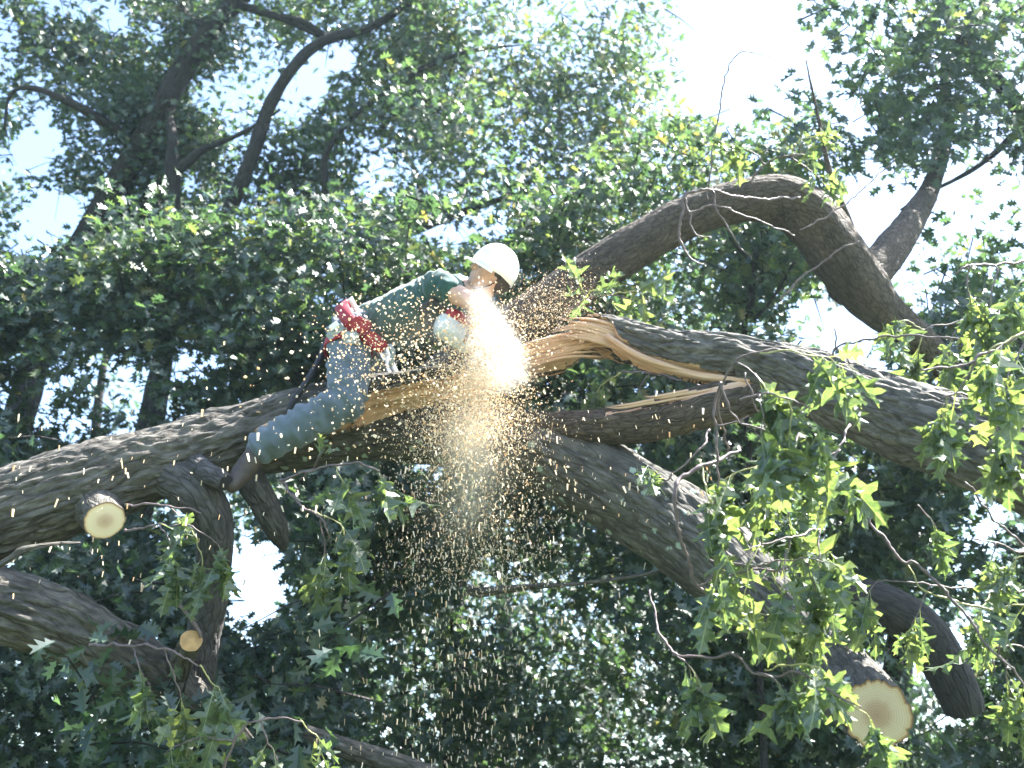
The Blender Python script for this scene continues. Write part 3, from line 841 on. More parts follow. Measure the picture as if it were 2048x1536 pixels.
# ---------------------------------------------------------------- foreground leafy twigs
def stem_tube(rows, mat, name, parent, org, seed=0):
    c = pxpath(rows)
    ln = np.linalg.norm(np.diff(c[:, :3], axis=0), axis=1).sum()
    q, s = spline(c, max(8, int(ln / .012)))
    # knobbly, slightly zigzag
    j = np.stack([noise(np.stack([s * 15, s * 0 + seed + k_, s * 0], 1), seed) + .35 * noise(np.stack([s * 42, s * 0 + k_, s * 0], 1), seed) for k_ in (0.3, 4.3, 8.3)], 1) * np.array([.020, .012, .020])
    j[0] *= 0
    q[:, :3] += j
    q[:, 3] *= .8
    q[:, 3] *= 1 + .2 * noise(np.stack([s * 60, s * 0, s * 0], 1), seed + 1) + .45 * (np.mod(s, .055) < .012)
    T, N, B = frames(q[:, :3])
    nu = 7
    th = np.linspace(0, 2 * math.pi, nu, endpoint=False)
    V = q[:, None, :3] + (N[:, None] * np.cos(th)[None, :, None] + B[:, None] * np.sin(th)[None, :, None]) * q[:, 3][:, None, None]
    idx = np.arange(len(q) * nu).reshape(len(q), nu)
    f = np.stack([idx[:-1], np.roll(idx[:-1], -1, 1), np.roll(idx[1:], -1, 1), idx[1:]], -1).reshape(-1, 4)
    o = obj(name, mesh_np(name, V.reshape(-1, 3) - org, [f, idx[-1][None], idx[0][::-1][None]], True), mat, parent, None if parent else org)
    return o, q

NLEAF = 0
def place_leaf(root, org, p, ax, nr, size):
    global NLEAF
    NLEAF += 1
    ax = ax / np.linalg.norm(ax)
    nr = nr - ax * (nr @ ax); nr = nr / np.linalg.norm(nr)
    sd = np.cross(ax, nr)
    o = bpy.data.objects.new('leaf', random.choice(OAK))
    col.objects.link(o)
    o.parent = root
    M = Matrix(((sd[0], ax[0], nr[0], 0), (sd[1], ax[1], nr[1], 0), (sd[2], ax[2], nr[2], 0), (0, 0, 0, 1)))
    p2 = p + ax * size * .2 - org
    o.matrix_basis = Matrix.Translation(Vector(p2)) @ M @ Matrix.Diagonal((size * random.uniform(.6, .82), size, size, 1))

def spray(label, main, sides, nleaf, size=.15, droop=.8, mat=None, name='leafy_twig', group='leafy twigs hanging in front', tipbias=.45, face=.5, seed=0):
    """main / sides: rows (px,py,d,rpx). Leaves hang along the outer part of each side twig (and of main when no sides)."""
    org = P(*main[0][:3])
    root = empty(name, org)
    tag(root, label, 'leafy twig', group)
    _, qm = stem_tube(main, mat or TWIG, 'stem', root, org, seed)
    qs = []
    for i, s_ in enumerate(sides):
        _, q = stem_tube(s_, TWIG_G if i % 2 else TWIG, 'side_stem', root, org, seed + i + 1)
        qs.append(q)
    if not qs: qs = [qm]
    for i in range(int(nleaf * .86)):
        q = qs[i % len(qs)]
        u = tipbias + (1 - tipbias) * random.random() ** .7
        k = min(len(q) - 1, int(u * (len(q) - 1)))
        p = q[k, :3]
        tdir = q[k, :3] - q[max(0, k - 6), :3]
        tdir = tdir / (np.linalg.norm(tdir) + 1e-9)
        ax = tdir * random.uniform(.1, .8) + np.array([random.gauss(0, .36), random.gauss(0, .36), -droop * 1.3 + random.gauss(0, .3)])
        nr = -FW * (face + .3) * random.choice((1, 1, 1, -1)) + np.array([.2 + random.gauss(0, .6), random.gauss(0, .5), .55 + random.gauss(0, .4)])
        place_leaf(root, org, p, ax, nr, 1.2 * size * random.uniform(.5, 1.15))
    return root

# at the torn wood: big bright hanging cluster
spray('bright hanging leaf cluster in front of the torn end of the broken limb', [(1455, 900, 3.5, 2.5), (1440, 830, 3.4, 3), (1445, 770, 3.35, 3), (1470, 725, 3.3, 3), (1520, 705, 3.25, 2.5), (1580, 700, 3.25, 2)],
      [[(1470, 725, 3.3, 2.5), (1500, 740, 3.25, 2), (1540, 775, 3.2, 1.5)], [(1520, 705, 3.25, 2), (1600, 705, 3.2, 2), (1680, 725, 3.2, 1.5), (1720, 745, 3.2, 1)], [(1490, 745, 3.3, 2), (1510, 810, 3.3, 2), (1540, 880, 3.3, 1.5), (1555, 930, 3.3, 1)], [(1580, 700, 3.25, 1.5), (1620, 705, 3.25, 1.5), (1660, 730, 3.25, 1)]], 34, .165, seed=1, droop=.75)
spray('leaf cluster hanging below the broken limb, left of the long pink twig', [(1620, 790, 3.7, 3), (1600, 850, 3.6, 3), (1590, 900, 3.5, 2.5), (1580, 960, 3.45, 2)],
      [[(1590, 900, 3.5, 2), (1560, 930, 3.45, 2), (1520, 985, 3.45, 1.5)], [(1585, 920, 3.5, 2), (1620, 925, 3.4, 2), (1680, 935, 3.4, 1.5)], [(1580, 960, 3.45, 2), (1570, 1010, 3.45, 1.5), (1590, 1080, 3.45, 1)], [(1560, 930, 3.45, 2), (1490, 940, 3.45, 1.5), (1440, 965, 3.45, 1)]], 38, .16, seed=11)
spray('leaves on a pale crooked twig in front of the middle of the sawn limb', [(1480, 900, 3.6, 3), (1420, 925, 3.5, 5), (1368, 955, 3.45, 5), (1352, 985, 3.4, 5), (1356, 1040, 3.4, 4), (1375, 1110, 3.4, 4), (1396, 1172, 3.4, 3.5), (1440, 1215, 3.4, 3), (1490, 1240, 3.4, 2)],
      [[(1396, 1172, 3.4, 2), (1420, 1160, 3.4, 2), (1440, 1130, 3.4, 1.5)], [(1400, 920, 3.5, 2.5), (1420, 1000, 3.4, 2), (1440, 1070, 3.4, 1.5)], [(1420, 1160, 3.4, 2), (1500, 1135, 3.35, 2), (1560, 1120, 3.35, 2), (1620, 1120, 3.3, 1.5), (1660, 1130, 3.3, 1)], [(1440, 1215, 3.4, 2), (1500, 1225, 3.4, 2), (1560, 1240, 3.4, 1)]], 36, .15, seed=21)
spray('low leafy twig crossing in front of the round sawn face', [(1300, 1180, 3.6, 2), (1322, 1270, 3.45, 3), (1345, 1305, 3.4, 3), (1400, 1315, 3.35, 3), (1470, 1310, 3.3, 3), (1515, 1345, 3.25, 3), (1600, 1345, 3.2, 2.5), (1650, 1370, 3.15, 2.5), (1700, 1405, 3.1, 2.5), (1722, 1415, 3.1, 2)],
      [[(1515, 1345, 3.25, 2), (1540, 1355, 3.2, 2), (1570, 1375, 3.2, 1.5)], [(1700, 1405, 3.1, 2), (1725, 1425, 3.1, 1.5), (1745, 1450, 3.1, 1)], [(1345, 1310, 3.4, 2), (1370, 1325, 3.35, 2), (1400, 1360, 3.35, 1)], [(1530, 1340, 3.25, 2), (1590, 1330, 3.2, 2), (1640, 1335, 3.2, 1.5)]], 38, .16, seed=31)
spray('leaf cluster on a thin twig above the round sawn face, beside the dark hooked limb', [(1420, 1120, 3.5, 2), (1480, 1130, 3.45, 2.5), (1540, 1140, 3.4, 2.5), (1610, 1130, 3.35, 2), (1660, 1140, 3.3, 1.5)],
      [[(1610, 1130, 3.35, 2), (1630, 1170, 3.3, 1.5), (1640, 1200, 3.3, 1)], [(1540, 1140, 3.4, 2), (1580, 1220, 3.35, 1.5), (1620, 1280, 3.35, 1)]], 18, .145, seed=41)
spray('long bare pink twig running down right with one yellow green leaf tuft', [(1670, 950, 3.9, 3), (1720, 1010, 3.8, 3.5), (1800, 1120, 3.7, 4), (1835, 1130, 3.68, 3.5), (1905, 1200, 3.6, 3.5), (1975, 1290, 3.5, 3), (2020, 1330, 3.45, 2.5), (2100, 1440, 3.4, 2)],
      [[(1835, 1010, 3.75, 2), (1850, 1030, 3.75, 2), (1870, 1060, 3.75, 1.5)], [(1815, 1130, 3.7, 2), (1845, 1175, 3.65, 2), (1960, 1215, 3.6, 2.5), (2060, 1210, 3.55, 2)]], 12, .13, seed=51, tipbias=.6)
spray('leafy twig at the right edge just over the sunlit top of the broken limb', [(2200, 600, 3.4, 5), (2060, 660, 3.35, 4), (1960, 715, 3.3, 3.5), (1900, 735, 3.3, 3), (1840, 735, 3.3, 2)],
      [[(1960, 715, 3.3, 2.5), (1930, 760, 3.3, 2), (1895, 800, 3.3, 1.5), (1890, 840, 3.3, 1)], [(2060, 660, 3.35, 2.5), (2000, 690, 3.3, 2), (1960, 740, 3.3, 1.5)], [(2060, 665, 3.35, 2.5), (2020, 740, 3.3, 2), (2000, 780, 3.25, 1)]], 30, .15, seed=61)
spray('upper leafy twig at the right edge beside the fork of the arched limb', [(2250, 470, 3.9, 4), (2080, 520, 3.8, 3.5), (1990, 530, 3.75, 3), (1940, 530, 3.7, 2.5), (1910, 545, 3.7, 2)],
      [[(1940, 530, 3.7, 2), (1935, 570, 3.7, 2), (1940, 620, 3.7, 1)], [(2080, 520, 3.8, 2.5), (2040, 570, 3.75, 2), (2010, 620, 3.75, 1)], [(1990, 530, 3.75, 2), (1985, 590, 3.7, 1.5), (1960, 660, 3.7, 1)]], 28, .15, seed=71)
spray('leaf tuft hanging over the bark of the broken limb at the right edge', [(2250, 790, 3.5, 4), (2060, 830, 3.4, 3.5), (1980, 800, 3.4, 3), (1900, 790, 3.35, 3), (1880, 800, 3.35, 2)],
      [[(1980, 800, 3.4, 2), (1990, 850, 3.35, 2), (2000, 900, 3.35, 1)], [(1900, 790, 3.35, 2), (1890, 820, 3.35, 2), (1900, 850, 3.35, 1)], [(2060, 830, 3.4, 2), (2030, 880, 3.35, 1.5), (2020, 920, 3.35, 1)]], 24, .14, seed=81)
spray('small hanging twig at the far right below the broken limb', [(2200, 1120, 3.6, 3), (2060, 1110, 3.6, 2.5), (1990, 1085, 3.6, 2), (1945, 1078, 3.6, 2)],
      [[(1990, 1085, 3.6, 2), (1985, 1110, 3.6, 1.5), (1980, 1135, 3.6, 1)], [(2060, 1110, 3.6, 2), (2035, 1120, 3.6, 1.5), (2030, 1140, 3.6, 1)]], 13, .13, seed=91)
spray('leaf spray at the lower right corner, dim and hanging straight down', [(2250, 1280, 3.7, 3), (2100, 1300, 3.65, 2.5), (2000, 1290, 3.6, 2), (1985, 1340, 3.6, 1.5)],
      [[(2000, 1290, 3.6, 2), (2010, 1340, 3.6, 1.5), (2020, 1400, 3.6, 1)], [(2100, 1300, 3.65, 2), (2050, 1350, 3.6, 1.5), (2040, 1440, 3.6, 1)]], 16, .14, seed=101)
spray('yellow green leaf bunch under the sawn limb, below the worker and his boot', [(560, 960, 4.6, 3), (610, 945, 4.5, 3), (670, 930, 4.45, 2.5), (720, 928, 4.4, 2), (760, 940, 4.4, 1.5)],
      [[(720, 928, 4.4, 2), (750, 940, 4.4, 1.5), (775, 955, 4.4, 1)], [(670, 930, 4.45, 2), (680, 950, 4.4, 1.5), (700, 975, 4.4, 1)]], 15, .19, seed=111, droop=.6)
spray('small twig with a single forked bright leaf in front of the jeans knee', [(600, 960, 4.7, 2), (630, 930, 4.6, 2), (645, 905, 4.55, 1.5), (650, 890, 4.55, 1)], [], 4, .12, seed=115, droop=-.3)
spray('shaded leaf bunch hanging in the middle of the left side near the bright sky gap', [(560, 960, 4.8, 3), (600, 1010, 4.7, 3), (640, 1040, 4.6, 2.5), (660, 1080, 4.6, 2)],
      [[(640, 1040, 4.6, 2), (650, 1100, 4.6, 1.5), (640, 1160, 4.6, 1)], [(600, 1010, 4.7, 2), (680, 1050, 4.6, 1.5), (700, 1120, 4.6, 1)]], 20, .17, seed=121)
spray('dim leaf bunch hanging low at left over the end of the low limb', [(180, 1290, 4.2, 4), (260, 1290, 4.1, 3), (330, 1300, 4.0, 2.5), (400, 1330, 4.0, 2)],
      [[(260, 1290, 4.1, 2), (280, 1330, 4.0, 1.5), (300, 1380, 4.0, 1)], [(400, 1330, 4.0, 2), (430, 1370, 4.0, 1.5), (450, 1420, 4.0, 1)], [(330, 1300, 4.0, 2), (360, 1380, 4.0, 1.5), (370, 1450, 4.0, 1)]], 26, .16, seed=131)
spray('leaf bunch hanging along the bottom edge left of the centre', [(420, 1620, 3.9, 4), (470, 1480, 3.9, 3), (520, 1440, 3.9, 2.5), (600, 1440, 3.9, 2)],
      [[(520, 1440, 3.9, 2), (540, 1480, 3.9, 1.5), (560, 1530, 3.9, 1)], [(600, 1440, 3.9, 2), (630, 1470, 3.9, 1.5), (640, 1510, 3.9, 1)], [(470, 1480, 3.9, 2), (380, 1480, 3.9, 1.5), (330, 1510, 3.9, 1)]], 18, .15, seed=141)
spray('pale lit leaf bunch under the left part of the split limb', [(250, 1010, 4.5, 3), (330, 1010, 4.45, 2.5), (400, 1025, 4.45, 2)],
      [[(330, 1010, 4.45, 2), (350, 1025, 4.45, 1.5), (370, 1050, 4.45, 1)]], 10, .15, seed=151, droop=.4)
spray('small sunlit leaves rising between the arched limb and the broken limb', [(1100, 720, 5.7, 3), (1110, 660, 5.7, 2.5), (1150, 610, 5.7, 2), (1210, 590, 5.7, 2), (1270, 600, 5.7, 1.5)],
      [[(1150, 610, 5.7, 2), (1180, 580, 5.7, 1.5), (1190, 560, 5.7, 1)], [(1210, 590, 5.7, 2), (1270, 585, 5.7, 1.5), (1300, 600, 5.7, 1)]], 18, .17, seed=161, droop=.3)
spray('hanging leaf fringe below the torn limb near the sawn limb', [(1420, 860, 4.6, 3), (1400, 900, 4.5, 2.5), (1330, 960, 4.5, 2), (1300, 980, 4.5, 2)],
      [[(1330, 960, 4.5, 2), (1310, 940, 4.5, 1.5), (1290, 930, 4.5, 1)]], 7, .12, seed=171)
spray('bunch of leaves hanging under the split wood, behind the torn limb', [(1500, 790, 5.5, 3), (1400, 770, 5.6, 2.5), (1300, 745, 5.7, 2.5), (1240, 745, 5.7, 2)],
      [[(1300, 745, 5.7, 2), (1280, 775, 5.7, 1.5), (1270, 800, 5.7, 1)], [(1240, 745, 5.7, 2), (1210, 765, 5.7, 1.5), (1190, 790, 5.7, 1)], [(1400, 770, 5.6, 2), (1380, 790, 5.6, 1.5), (1360, 810, 5.6, 1)]], 22, .17, seed=181)
spray('dim leaves hanging over the knotty side branch, left of the bright sky gap', [(250, 1060, 4.5, 3), (320, 1050, 4.4, 2.5), (380, 1055, 4.35, 2), (420, 1075, 4.35, 1.5)],
      [[(320, 1050, 4.4, 2), (340, 1090, 4.35, 1.5), (350, 1140, 4.35, 1)], [(380, 1055, 4.35, 2), (400, 1100, 4.35, 1.5), (410, 1160, 4.35, 1)], [(420, 1075, 4.35, 1.5), (440, 1095, 4.35, 1), (450, 1110, 4.35, 1)]], 26, .15, seed=191)
spray('leafy twig crossing the lower end of the arched limb at right', [(2100, 560, 5.2, 3), (2000, 610, 5.1, 2.5), (1920, 640, 5.0, 2), (1850, 660, 5.0, 2), (1800, 690, 5.0, 1.5)],
      [[(1920, 640, 5.0, 2), (1900, 680, 5.0, 1.5), (1890, 730, 5.0, 1)], [(1850, 660, 5.0, 2), (1840, 690, 5.0, 1.5), (1825, 720, 5.0, 1)], [(2000, 610, 5.1, 2), (1990, 660, 5.0, 1.5), (1970, 720, 5.0, 1)], [(1850, 660, 5.0, 1.5), (1815, 640, 5.0, 1.5), (1790, 640, 5.0, 1)]], 40, .17, seed=201)
spray('thin leafy twig over the dark hooked limb at lower right', [(2150, 1190, 4.6, 3), (1980, 1180, 4.5, 2.5), (1860, 1170, 4.4, 2), (1760, 1160, 4.4, 1.5)],
      [[(1860, 1170, 4.4, 2), (1840, 1210, 4.4, 1.5), (1820, 1260, 4.4, 1)], [(1980, 1180, 4.5, 2), (1960, 1230, 4.4, 1.5), (1940, 1300, 4.4, 1)], [(1760, 1160, 4.4, 1.5), (1740, 1180, 4.4, 1), (1725, 1210, 4.4, 1)]], 34, .15, seed=211)
spray('fuller curtain of leaves under the broken limb, just left of the long pink twig', [(1700, 850, 3.9, 3), (1680, 900, 3.8, 2.5), (1650, 960, 3.75, 2), (1640, 1020, 3.7, 1.5)],
      [[(1680, 900, 3.8, 2), (1640, 920, 3.75, 1.5), (1600, 960, 3.7, 1)], [(1650, 960, 3.75, 2), (1600, 1000, 3.7, 1.5), (1560, 1060, 3.7, 1)], [(1640, 1020, 3.7, 1.5), (1650, 1070, 3.7, 1), (1640, 1120, 3.7, 1)]], 34, .155, seed=221)
spray('long leaf curtain in front of the sawn limb, right of the pale crooked twig', [(1640, 1060, 3.4, 3), (1580, 1075, 3.3, 2.5), (1520, 1090, 3.25, 2), (1470, 1110, 3.2, 1.5)],
      [[(1580, 1075, 3.3, 2), (1570, 1130, 3.25, 1.5), (1560, 1190, 3.2, 1)], [(1520, 1090, 3.25, 2), (1500, 1140, 3.2, 1.5), (1490, 1200, 3.2, 1)], [(1640, 1060, 3.4, 2), (1640, 1130, 3.3, 1.5), (1650, 1200, 3.3, 1)], [(1470, 1110, 3.2, 1.5), (1440, 1140, 3.2, 1), (1425, 1170, 3.2, 1)]], 20, .16, seed=231)
spray('sunlit lime leaves hanging just under the splintered tail of the broken limb', [(1480, 800, 3.2, 3), (1520, 790, 3.15, 2.5), (1570, 795, 3.1, 2), (1620, 815, 3.1, 1.5)],
      [[(1520, 790, 3.15, 2), (1525, 830, 3.1, 1.5), (1520, 880, 3.1, 1)], [(1570, 795, 3.1, 2), (1580, 840, 3.1, 1.5), (1575, 900, 3.1, 1)], [(1620, 815, 3.1, 1.5), (1630, 850, 3.1, 1), (1640, 880, 3.1, 1)]], 24, .155, seed=241)
spray('sunlit olive leaves sprouting on top of the arched limb near its highest point', [(1500, 365, 6.4, 3), (1530, 330, 6.35, 2.5), (1580, 310, 6.3, 2), (1640, 320, 6.3, 1.5)],
      [[(1530, 330, 6.35, 2), (1500, 300, 6.3, 1.5), (1460, 290, 6.3, 1)], [(1580, 310, 6.3, 2), (1600, 280, 6.3, 1.5), (1640, 270, 6.3, 1)], [(1580, 310, 6.3, 2), (1620, 340, 6.3, 1.5), (1650, 370, 6.3, 1)]], 34, .16, seed=251, droop=.4)
print('leaf parts', NLEAF)

def bare(label, main, sides=(), seed=0, mat=None):
    org = P(*main[0][:3])
    root = empty('bare_twig', org)
    tag(root, label, 'twig', 'bare twigs')
    stem_tube(main, mat or TWIG, 'stem', root, org, seed)
    for i, s_ in enumerate(sides):
        stem_tube(s_, mat or TWIG, 'side_stem', root, org, seed + i + 1)
stick([(610, 1462, 5.4, 14), (680, 1492, 5.4, 20), (760, 1518, 5.4, 22), (840, 1545, 5.4, 22), (960, 1600, 5.4, 24)], 'pale fallen branch lying among the leaves at the bottom edge, left of centre', 'fallen_branch', BARK, 75, 'branch', 32)
bare('bare forked twig hanging in front of the top of the arched limb', [(1600, 395, 5.9, 2), (1545, 397, 5.8, 3), (1480, 395, 5.7, 3), (1420, 380, 5.6, 3.5), (1368, 392, 5.6, 3.5), (1364, 430, 5.6, 3), (1360, 480, 5.6, 3), (1385, 520, 5.6, 2), (1405, 530, 5.6, 1.5)],
     [[(1368, 395, 5.6, 2.5), (1380, 425, 5.6, 2.5), (1430, 410, 5.6, 2), (1500, 435, 5.6, 2), (1590, 470, 5.7, 1.5)], [(1380, 425, 5.6, 2.5), (1388, 465, 5.6, 2), (1420, 475, 5.6, 1.5)], [(1425, 382, 5.6, 2), (1440, 430, 5.6, 2), (1480, 490, 5.6, 1.5), (1505, 520, 5.6, 1)]], 301)
bare('very thin upright twig curling over in the open sky at the top', [(1415, 400, 6.2, 2.5), (1425, 310, 6.2, 2), (1440, 210, 6.2, 1.8), (1455, 140, 6.2, 1.5), (1475, 108, 6.2, 1.3), (1520, 108, 6.2, 1), (1560, 125, 6.2, .8)], [], 311)
bare('slim twig sweeping up to the right past the fork of the arched limb', [(1560, 600, 5.9, 3), (1600, 560, 5.9, 2.5), (1680, 500, 5.9, 2), (1720, 480, 5.9, 1.5)], [[(1600, 460, 6.0, 2), (1640, 440, 6.0, 2), (1700, 400, 6.0, 1.5), (1790, 320, 6.1, 1.2)]], 321)
bare('thin bare twig resting on the top of the broken limb', [(1660, 720, 4.7, 3), (1680, 692, 4.7, 2.5), (1760, 675, 4.6, 2.5), (1860, 672, 4.5, 2.5), (1960, 680, 4.4, 2)], [[(1675, 700, 4.7, 2.5), (1672, 675, 4.7, 2), (1668, 655, 4.7, 1.5)]], 331)
bare('bare hanging twig in front of the torn orange strip', [(1442, 765, 3.35, 3), (1430, 800, 3.4, 3), (1432, 880, 3.4, 3), (1436, 960, 3.4, 2.5), (1432, 1010, 3.4, 2)], [[(1445, 770, 3.35, 2.5), (1460, 810, 3.35, 2.5), (1480, 850, 3.35, 2), (1530, 860, 3.35, 1.5)], [(1432, 850, 3.4, 2), (1470, 845, 3.38, 2), (1500, 830, 3.35, 1)]], 341)
bare('pale twig curling under the broken limb at right centre', [(1720, 960, 4.1, 3), (1705, 985, 4.1, 4), (1692, 1010, 4.1, 4), (1690, 1030, 4.1, 3)], [], 351)
bare('thin twig along the right edge below the broken limb', [(2150, 1200, 3.8, 3), (2040, 1085, 3.8, 3), (1985, 1035, 3.8, 2.5), (1930, 965, 3.8, 2)], [], 361)

# ---------------------------------------------------------------- the worker
def blob(chains, voxel=.012, smooth=4, name='body', disp=None):
    """chains: lists of (xyz, r); filled with spheres and remeshed to one surface."""
    bm = bmesh.new()
    for ch in chains:
        for (a, ra), (b_, rb) in zip(ch[:-1], ch[1:]):
            a = np.array(a); b_ = np.array(b_)
            ln = np.linalg.norm(b_ - a)
            n_ = max(1, int(ln / (min(ra, rb) * .35)))
            for k in range(n_ + 1):
                u = k / n_
                bmesh.ops.create_icosphere(bm, subdivisions=2, radius=ra * (1 - u) + rb * u, matrix=Matrix.Translation(Vector(a * (1 - u) + b_ * u)))
        if len(ch) == 1:
            bmesh.ops.create_icosphere(bm, subdivisions=3, radius=ch[0][1], matrix=Matrix.Translation(Vector(ch[0][0])))
    me = bpy.data.meshes.new(name)
    bm.to_mesh(me); bm.free()
    o = bpy.data.objects.new('tmp', me)
    col.objects.link(o)
    md = o.modifiers.new('r', 'REMESH'); md.mode = 'VOXEL'; md.voxel_size = voxel
    ms = o.modifiers.new('s', 'SMOOTH'); ms.iterations = smooth; ms.factor = .5
    dg = bpy.context.evaluated_depsgraph_get()
    out = bpy.data.meshes.new_from_object(o.evaluated_get(dg))
    bpy.data.objects.remove(o)
    out.name = name
    if disp is not None:
        n_ = len(out.vertices)
        co = np.empty(n_ * 3); out.vertices.foreach_get('co', co); co = co.reshape(-1, 3)
        no = np.empty(n_ * 3); out.vertices.foreach_get('normal', no); no = no.reshape(-1, 3)
        co = co + no * disp(co)[:, None]
        out.vertices.foreach_set('co', co.ravel())
    out.polygons.foreach_set('use_smooth', np.ones(len(out.polygons), bool))
    out.update()
    return out

D0 = 5.22
def Q(px, py, d): return P(px, py, d)
hipN, hipF = Q(700, 680, 5.18), Q(718, 676, 5.42)
pel = Q(708, 668, 5.3)
kneN, ankN = Q(694, 802, 4.96), Q(522, 894, 4.90)
footN = Q(484, 946, 4.84)
kneF, ankF = Q(775, 785, 5.66), Q(650, 880, 5.68)
footF = Q(600, 900, 5.66)
waist = Q(775, 640, 5.3)
chest = Q(868, 603, 5.28)
neckb = Q(935, 585, 5.28)
shN, shF = Q(876, 572, 5.12), Q(918, 580, 5.46)
elN, elF = Q(950, 606, 5.0), Q(985, 640, 5.5)
haN, haF = Q(966, 655, 5.12), Q(985, 662, 5.32)
hd = Q(980, 548, 5.24)
# head frame
hF = -.74 * RT + .42 * UP - .48 * FW; hF /= np.linalg.norm(hF)
hU = .52 * RT + .83 * UP - .05 * FW; hU -= hF * (hU @ hF); hU /= np.linalg.norm(hU)
hS = np.cross(hF, hU)
HS_ = .92
def H(f, u, s=0): return hd + (hF * f + hU * u + hS * s) * HS_
def lerp(a, b_, u): return np.array(a) * (1 - u) + np.array(b_) * u

orgP = np.array(hipN)
person = empty('person', pel)
tag(person, 'worker in white helmet, green shirt and grey jeans astride the split limb with chainsaw', 'person')
ppel = np.array(pel)
def pobj(name, me, mat, parent=person):
    v = np.empty(len(me.vertices) * 3); me.vertices.foreach_get('co', v)
    me.vertices.foreach_set('co', (v.reshape(-1, 3) - ppel).ravel().astype(np.float32)); me.update()
    me.materials.clear(); me.materials.append(mat)
    return obj(name, me, None, parent)

def hand(wr, tgt, palmn):
    """palm and five curled fingers at wrist wr reaching to tgt."""
    d = np.array(tgt) - np.array(wr); d /= np.linalg.norm(d)
    pn = np.array(palmn) - d * (np.array(palmn) @ d); pn /= np.linalg.norm(pn)
    s = np.cross(d, pn)
    ch = [[(wr, .026), (wr + d * .05 + s * .012, .027), (wr + d * .085 + s * .02, .020)], [(wr + d * .05 - s * .015, .024), (wr + d * .085 - s * .022, .019)]]
    for k, ln in zip((-1.5, -.5, .5, 1.5), (.85, 1.0, .95, .75)):
        b0 = wr + d * .085 + s * k * .020
        p1 = b0 + d * .036 * ln + pn * .016
        p2 = p1 + d * .008 * ln + pn * .030 * ln
        p3 = p2 - d * .018 * ln + pn * .010
        ch.append([(b0, .0105), (p1, .010), (p2, .009), (p3, .008)])
    t0 = wr + d * .03 - s * .03
    ch.append([(t0, .014), (t0 + d * .025 - s * .018 + pn * .02, .011), (t0 + d * .045 - s * .01 + pn * .042, .0095)])
    return ch
handN = hand(lerp(elN, haN, .62), haN, -UP * .3 + FW)
handF = hand(lerp(elF, haF, .5), haF, -UP * .3 - FW)
body = [
    [(pel, .12), (waist, .105), (chest, .12), (neckb, .075)],
    [(hipN, .085), (kneN, .058), (lerp(kneN, ankN, .35), .055), (ankN, .036), (footN, .034)],
    [(hipF, .085), (kneF, .058), (ankF, .036), (footF, .034)],
    [(neckb, .062), (H(-.02, -.09), .058), (H(-.01, -.03), .062)],
    [(chest, .09), (shN, .066), (lerp(shN, elN, .5), .058), (elN, .046), (lerp(elN, haN, .35), .042), (lerp(elN, haN, .62), .030)],
    [(chest, .09), (shF, .064), (elF, .042), (lerp(elF, haF, .5), .030)],
    # head: skull, face, jaw, nose, brow, lips, ears
    [(H(-.03, .02), .088), (H(.015, .02), .086)], [(H(.035, -.04), .066), (H(.045, -.075), .046)], [(H(.07, -.085, .012), .026), (H(.07, -.085, -.012), .026)],
    [(H(.098, .02), .010), (H(.118, -.018), .014)], [(H(.084, .03, .035), .014), (H(.084, .03, -.035), .014)],
    [(H(.094, -.052, .018), .009), (H(.099, -.052), .010), (H(.094, -.052, -.018), .009)],
    [(H(-.005, .012, .083), .014), (H(-.012, -.018, .083), .013)], [(H(-.005, .012, -.083), .014), (H(-.012, -.018, -.083), .013)],
] + handN + handF
pobj('body', blob(body, .008, 3, 'body'), SKIN)
for sgn in (1, -1):
    bm = bmesh.new(); bmesh.ops.create_uvsphere(bm, u_segments=12, v_segments=8, radius=.012, matrix=Matrix.Translation(Vector(H(.088, .008, sgn * .032))))
    me = bpy.data.meshes.new('eye'); bm.to_mesh(me); bm.free(); pobj('eye', me, plain('eye', (.25, .22, .2), .2))
pobj('hair', blob([[(H(-.055, .03, .03), .075), (H(-.075, -.03, .03), .05), (H(-.07, -.06, .02), .03)], [(H(-.055, .03, -.03), .075), (H(-.075, -.03, -.03), .05), (H(-.07, -.06, -.02), .03)], [(H(-.03, .0, .07), .03), (H(.01, .02, .077), .018)], [(H(-.03, .0, -.07), .03), (H(.01, .02, -.077), .018)]], .008, 3, 'hair'), HAIR)
# dark short beard along the jaw
# pobj('beard', blob([[(H(.03, -.06, .058), .02), (H(.06, -.10, .035), .022), (H(.078, -.108, 0), .024), (H(.06, -.10, -.035), .022), (H(.03, -.06, -.058), .02)]], .007, 3, 'beard'), HAIR)

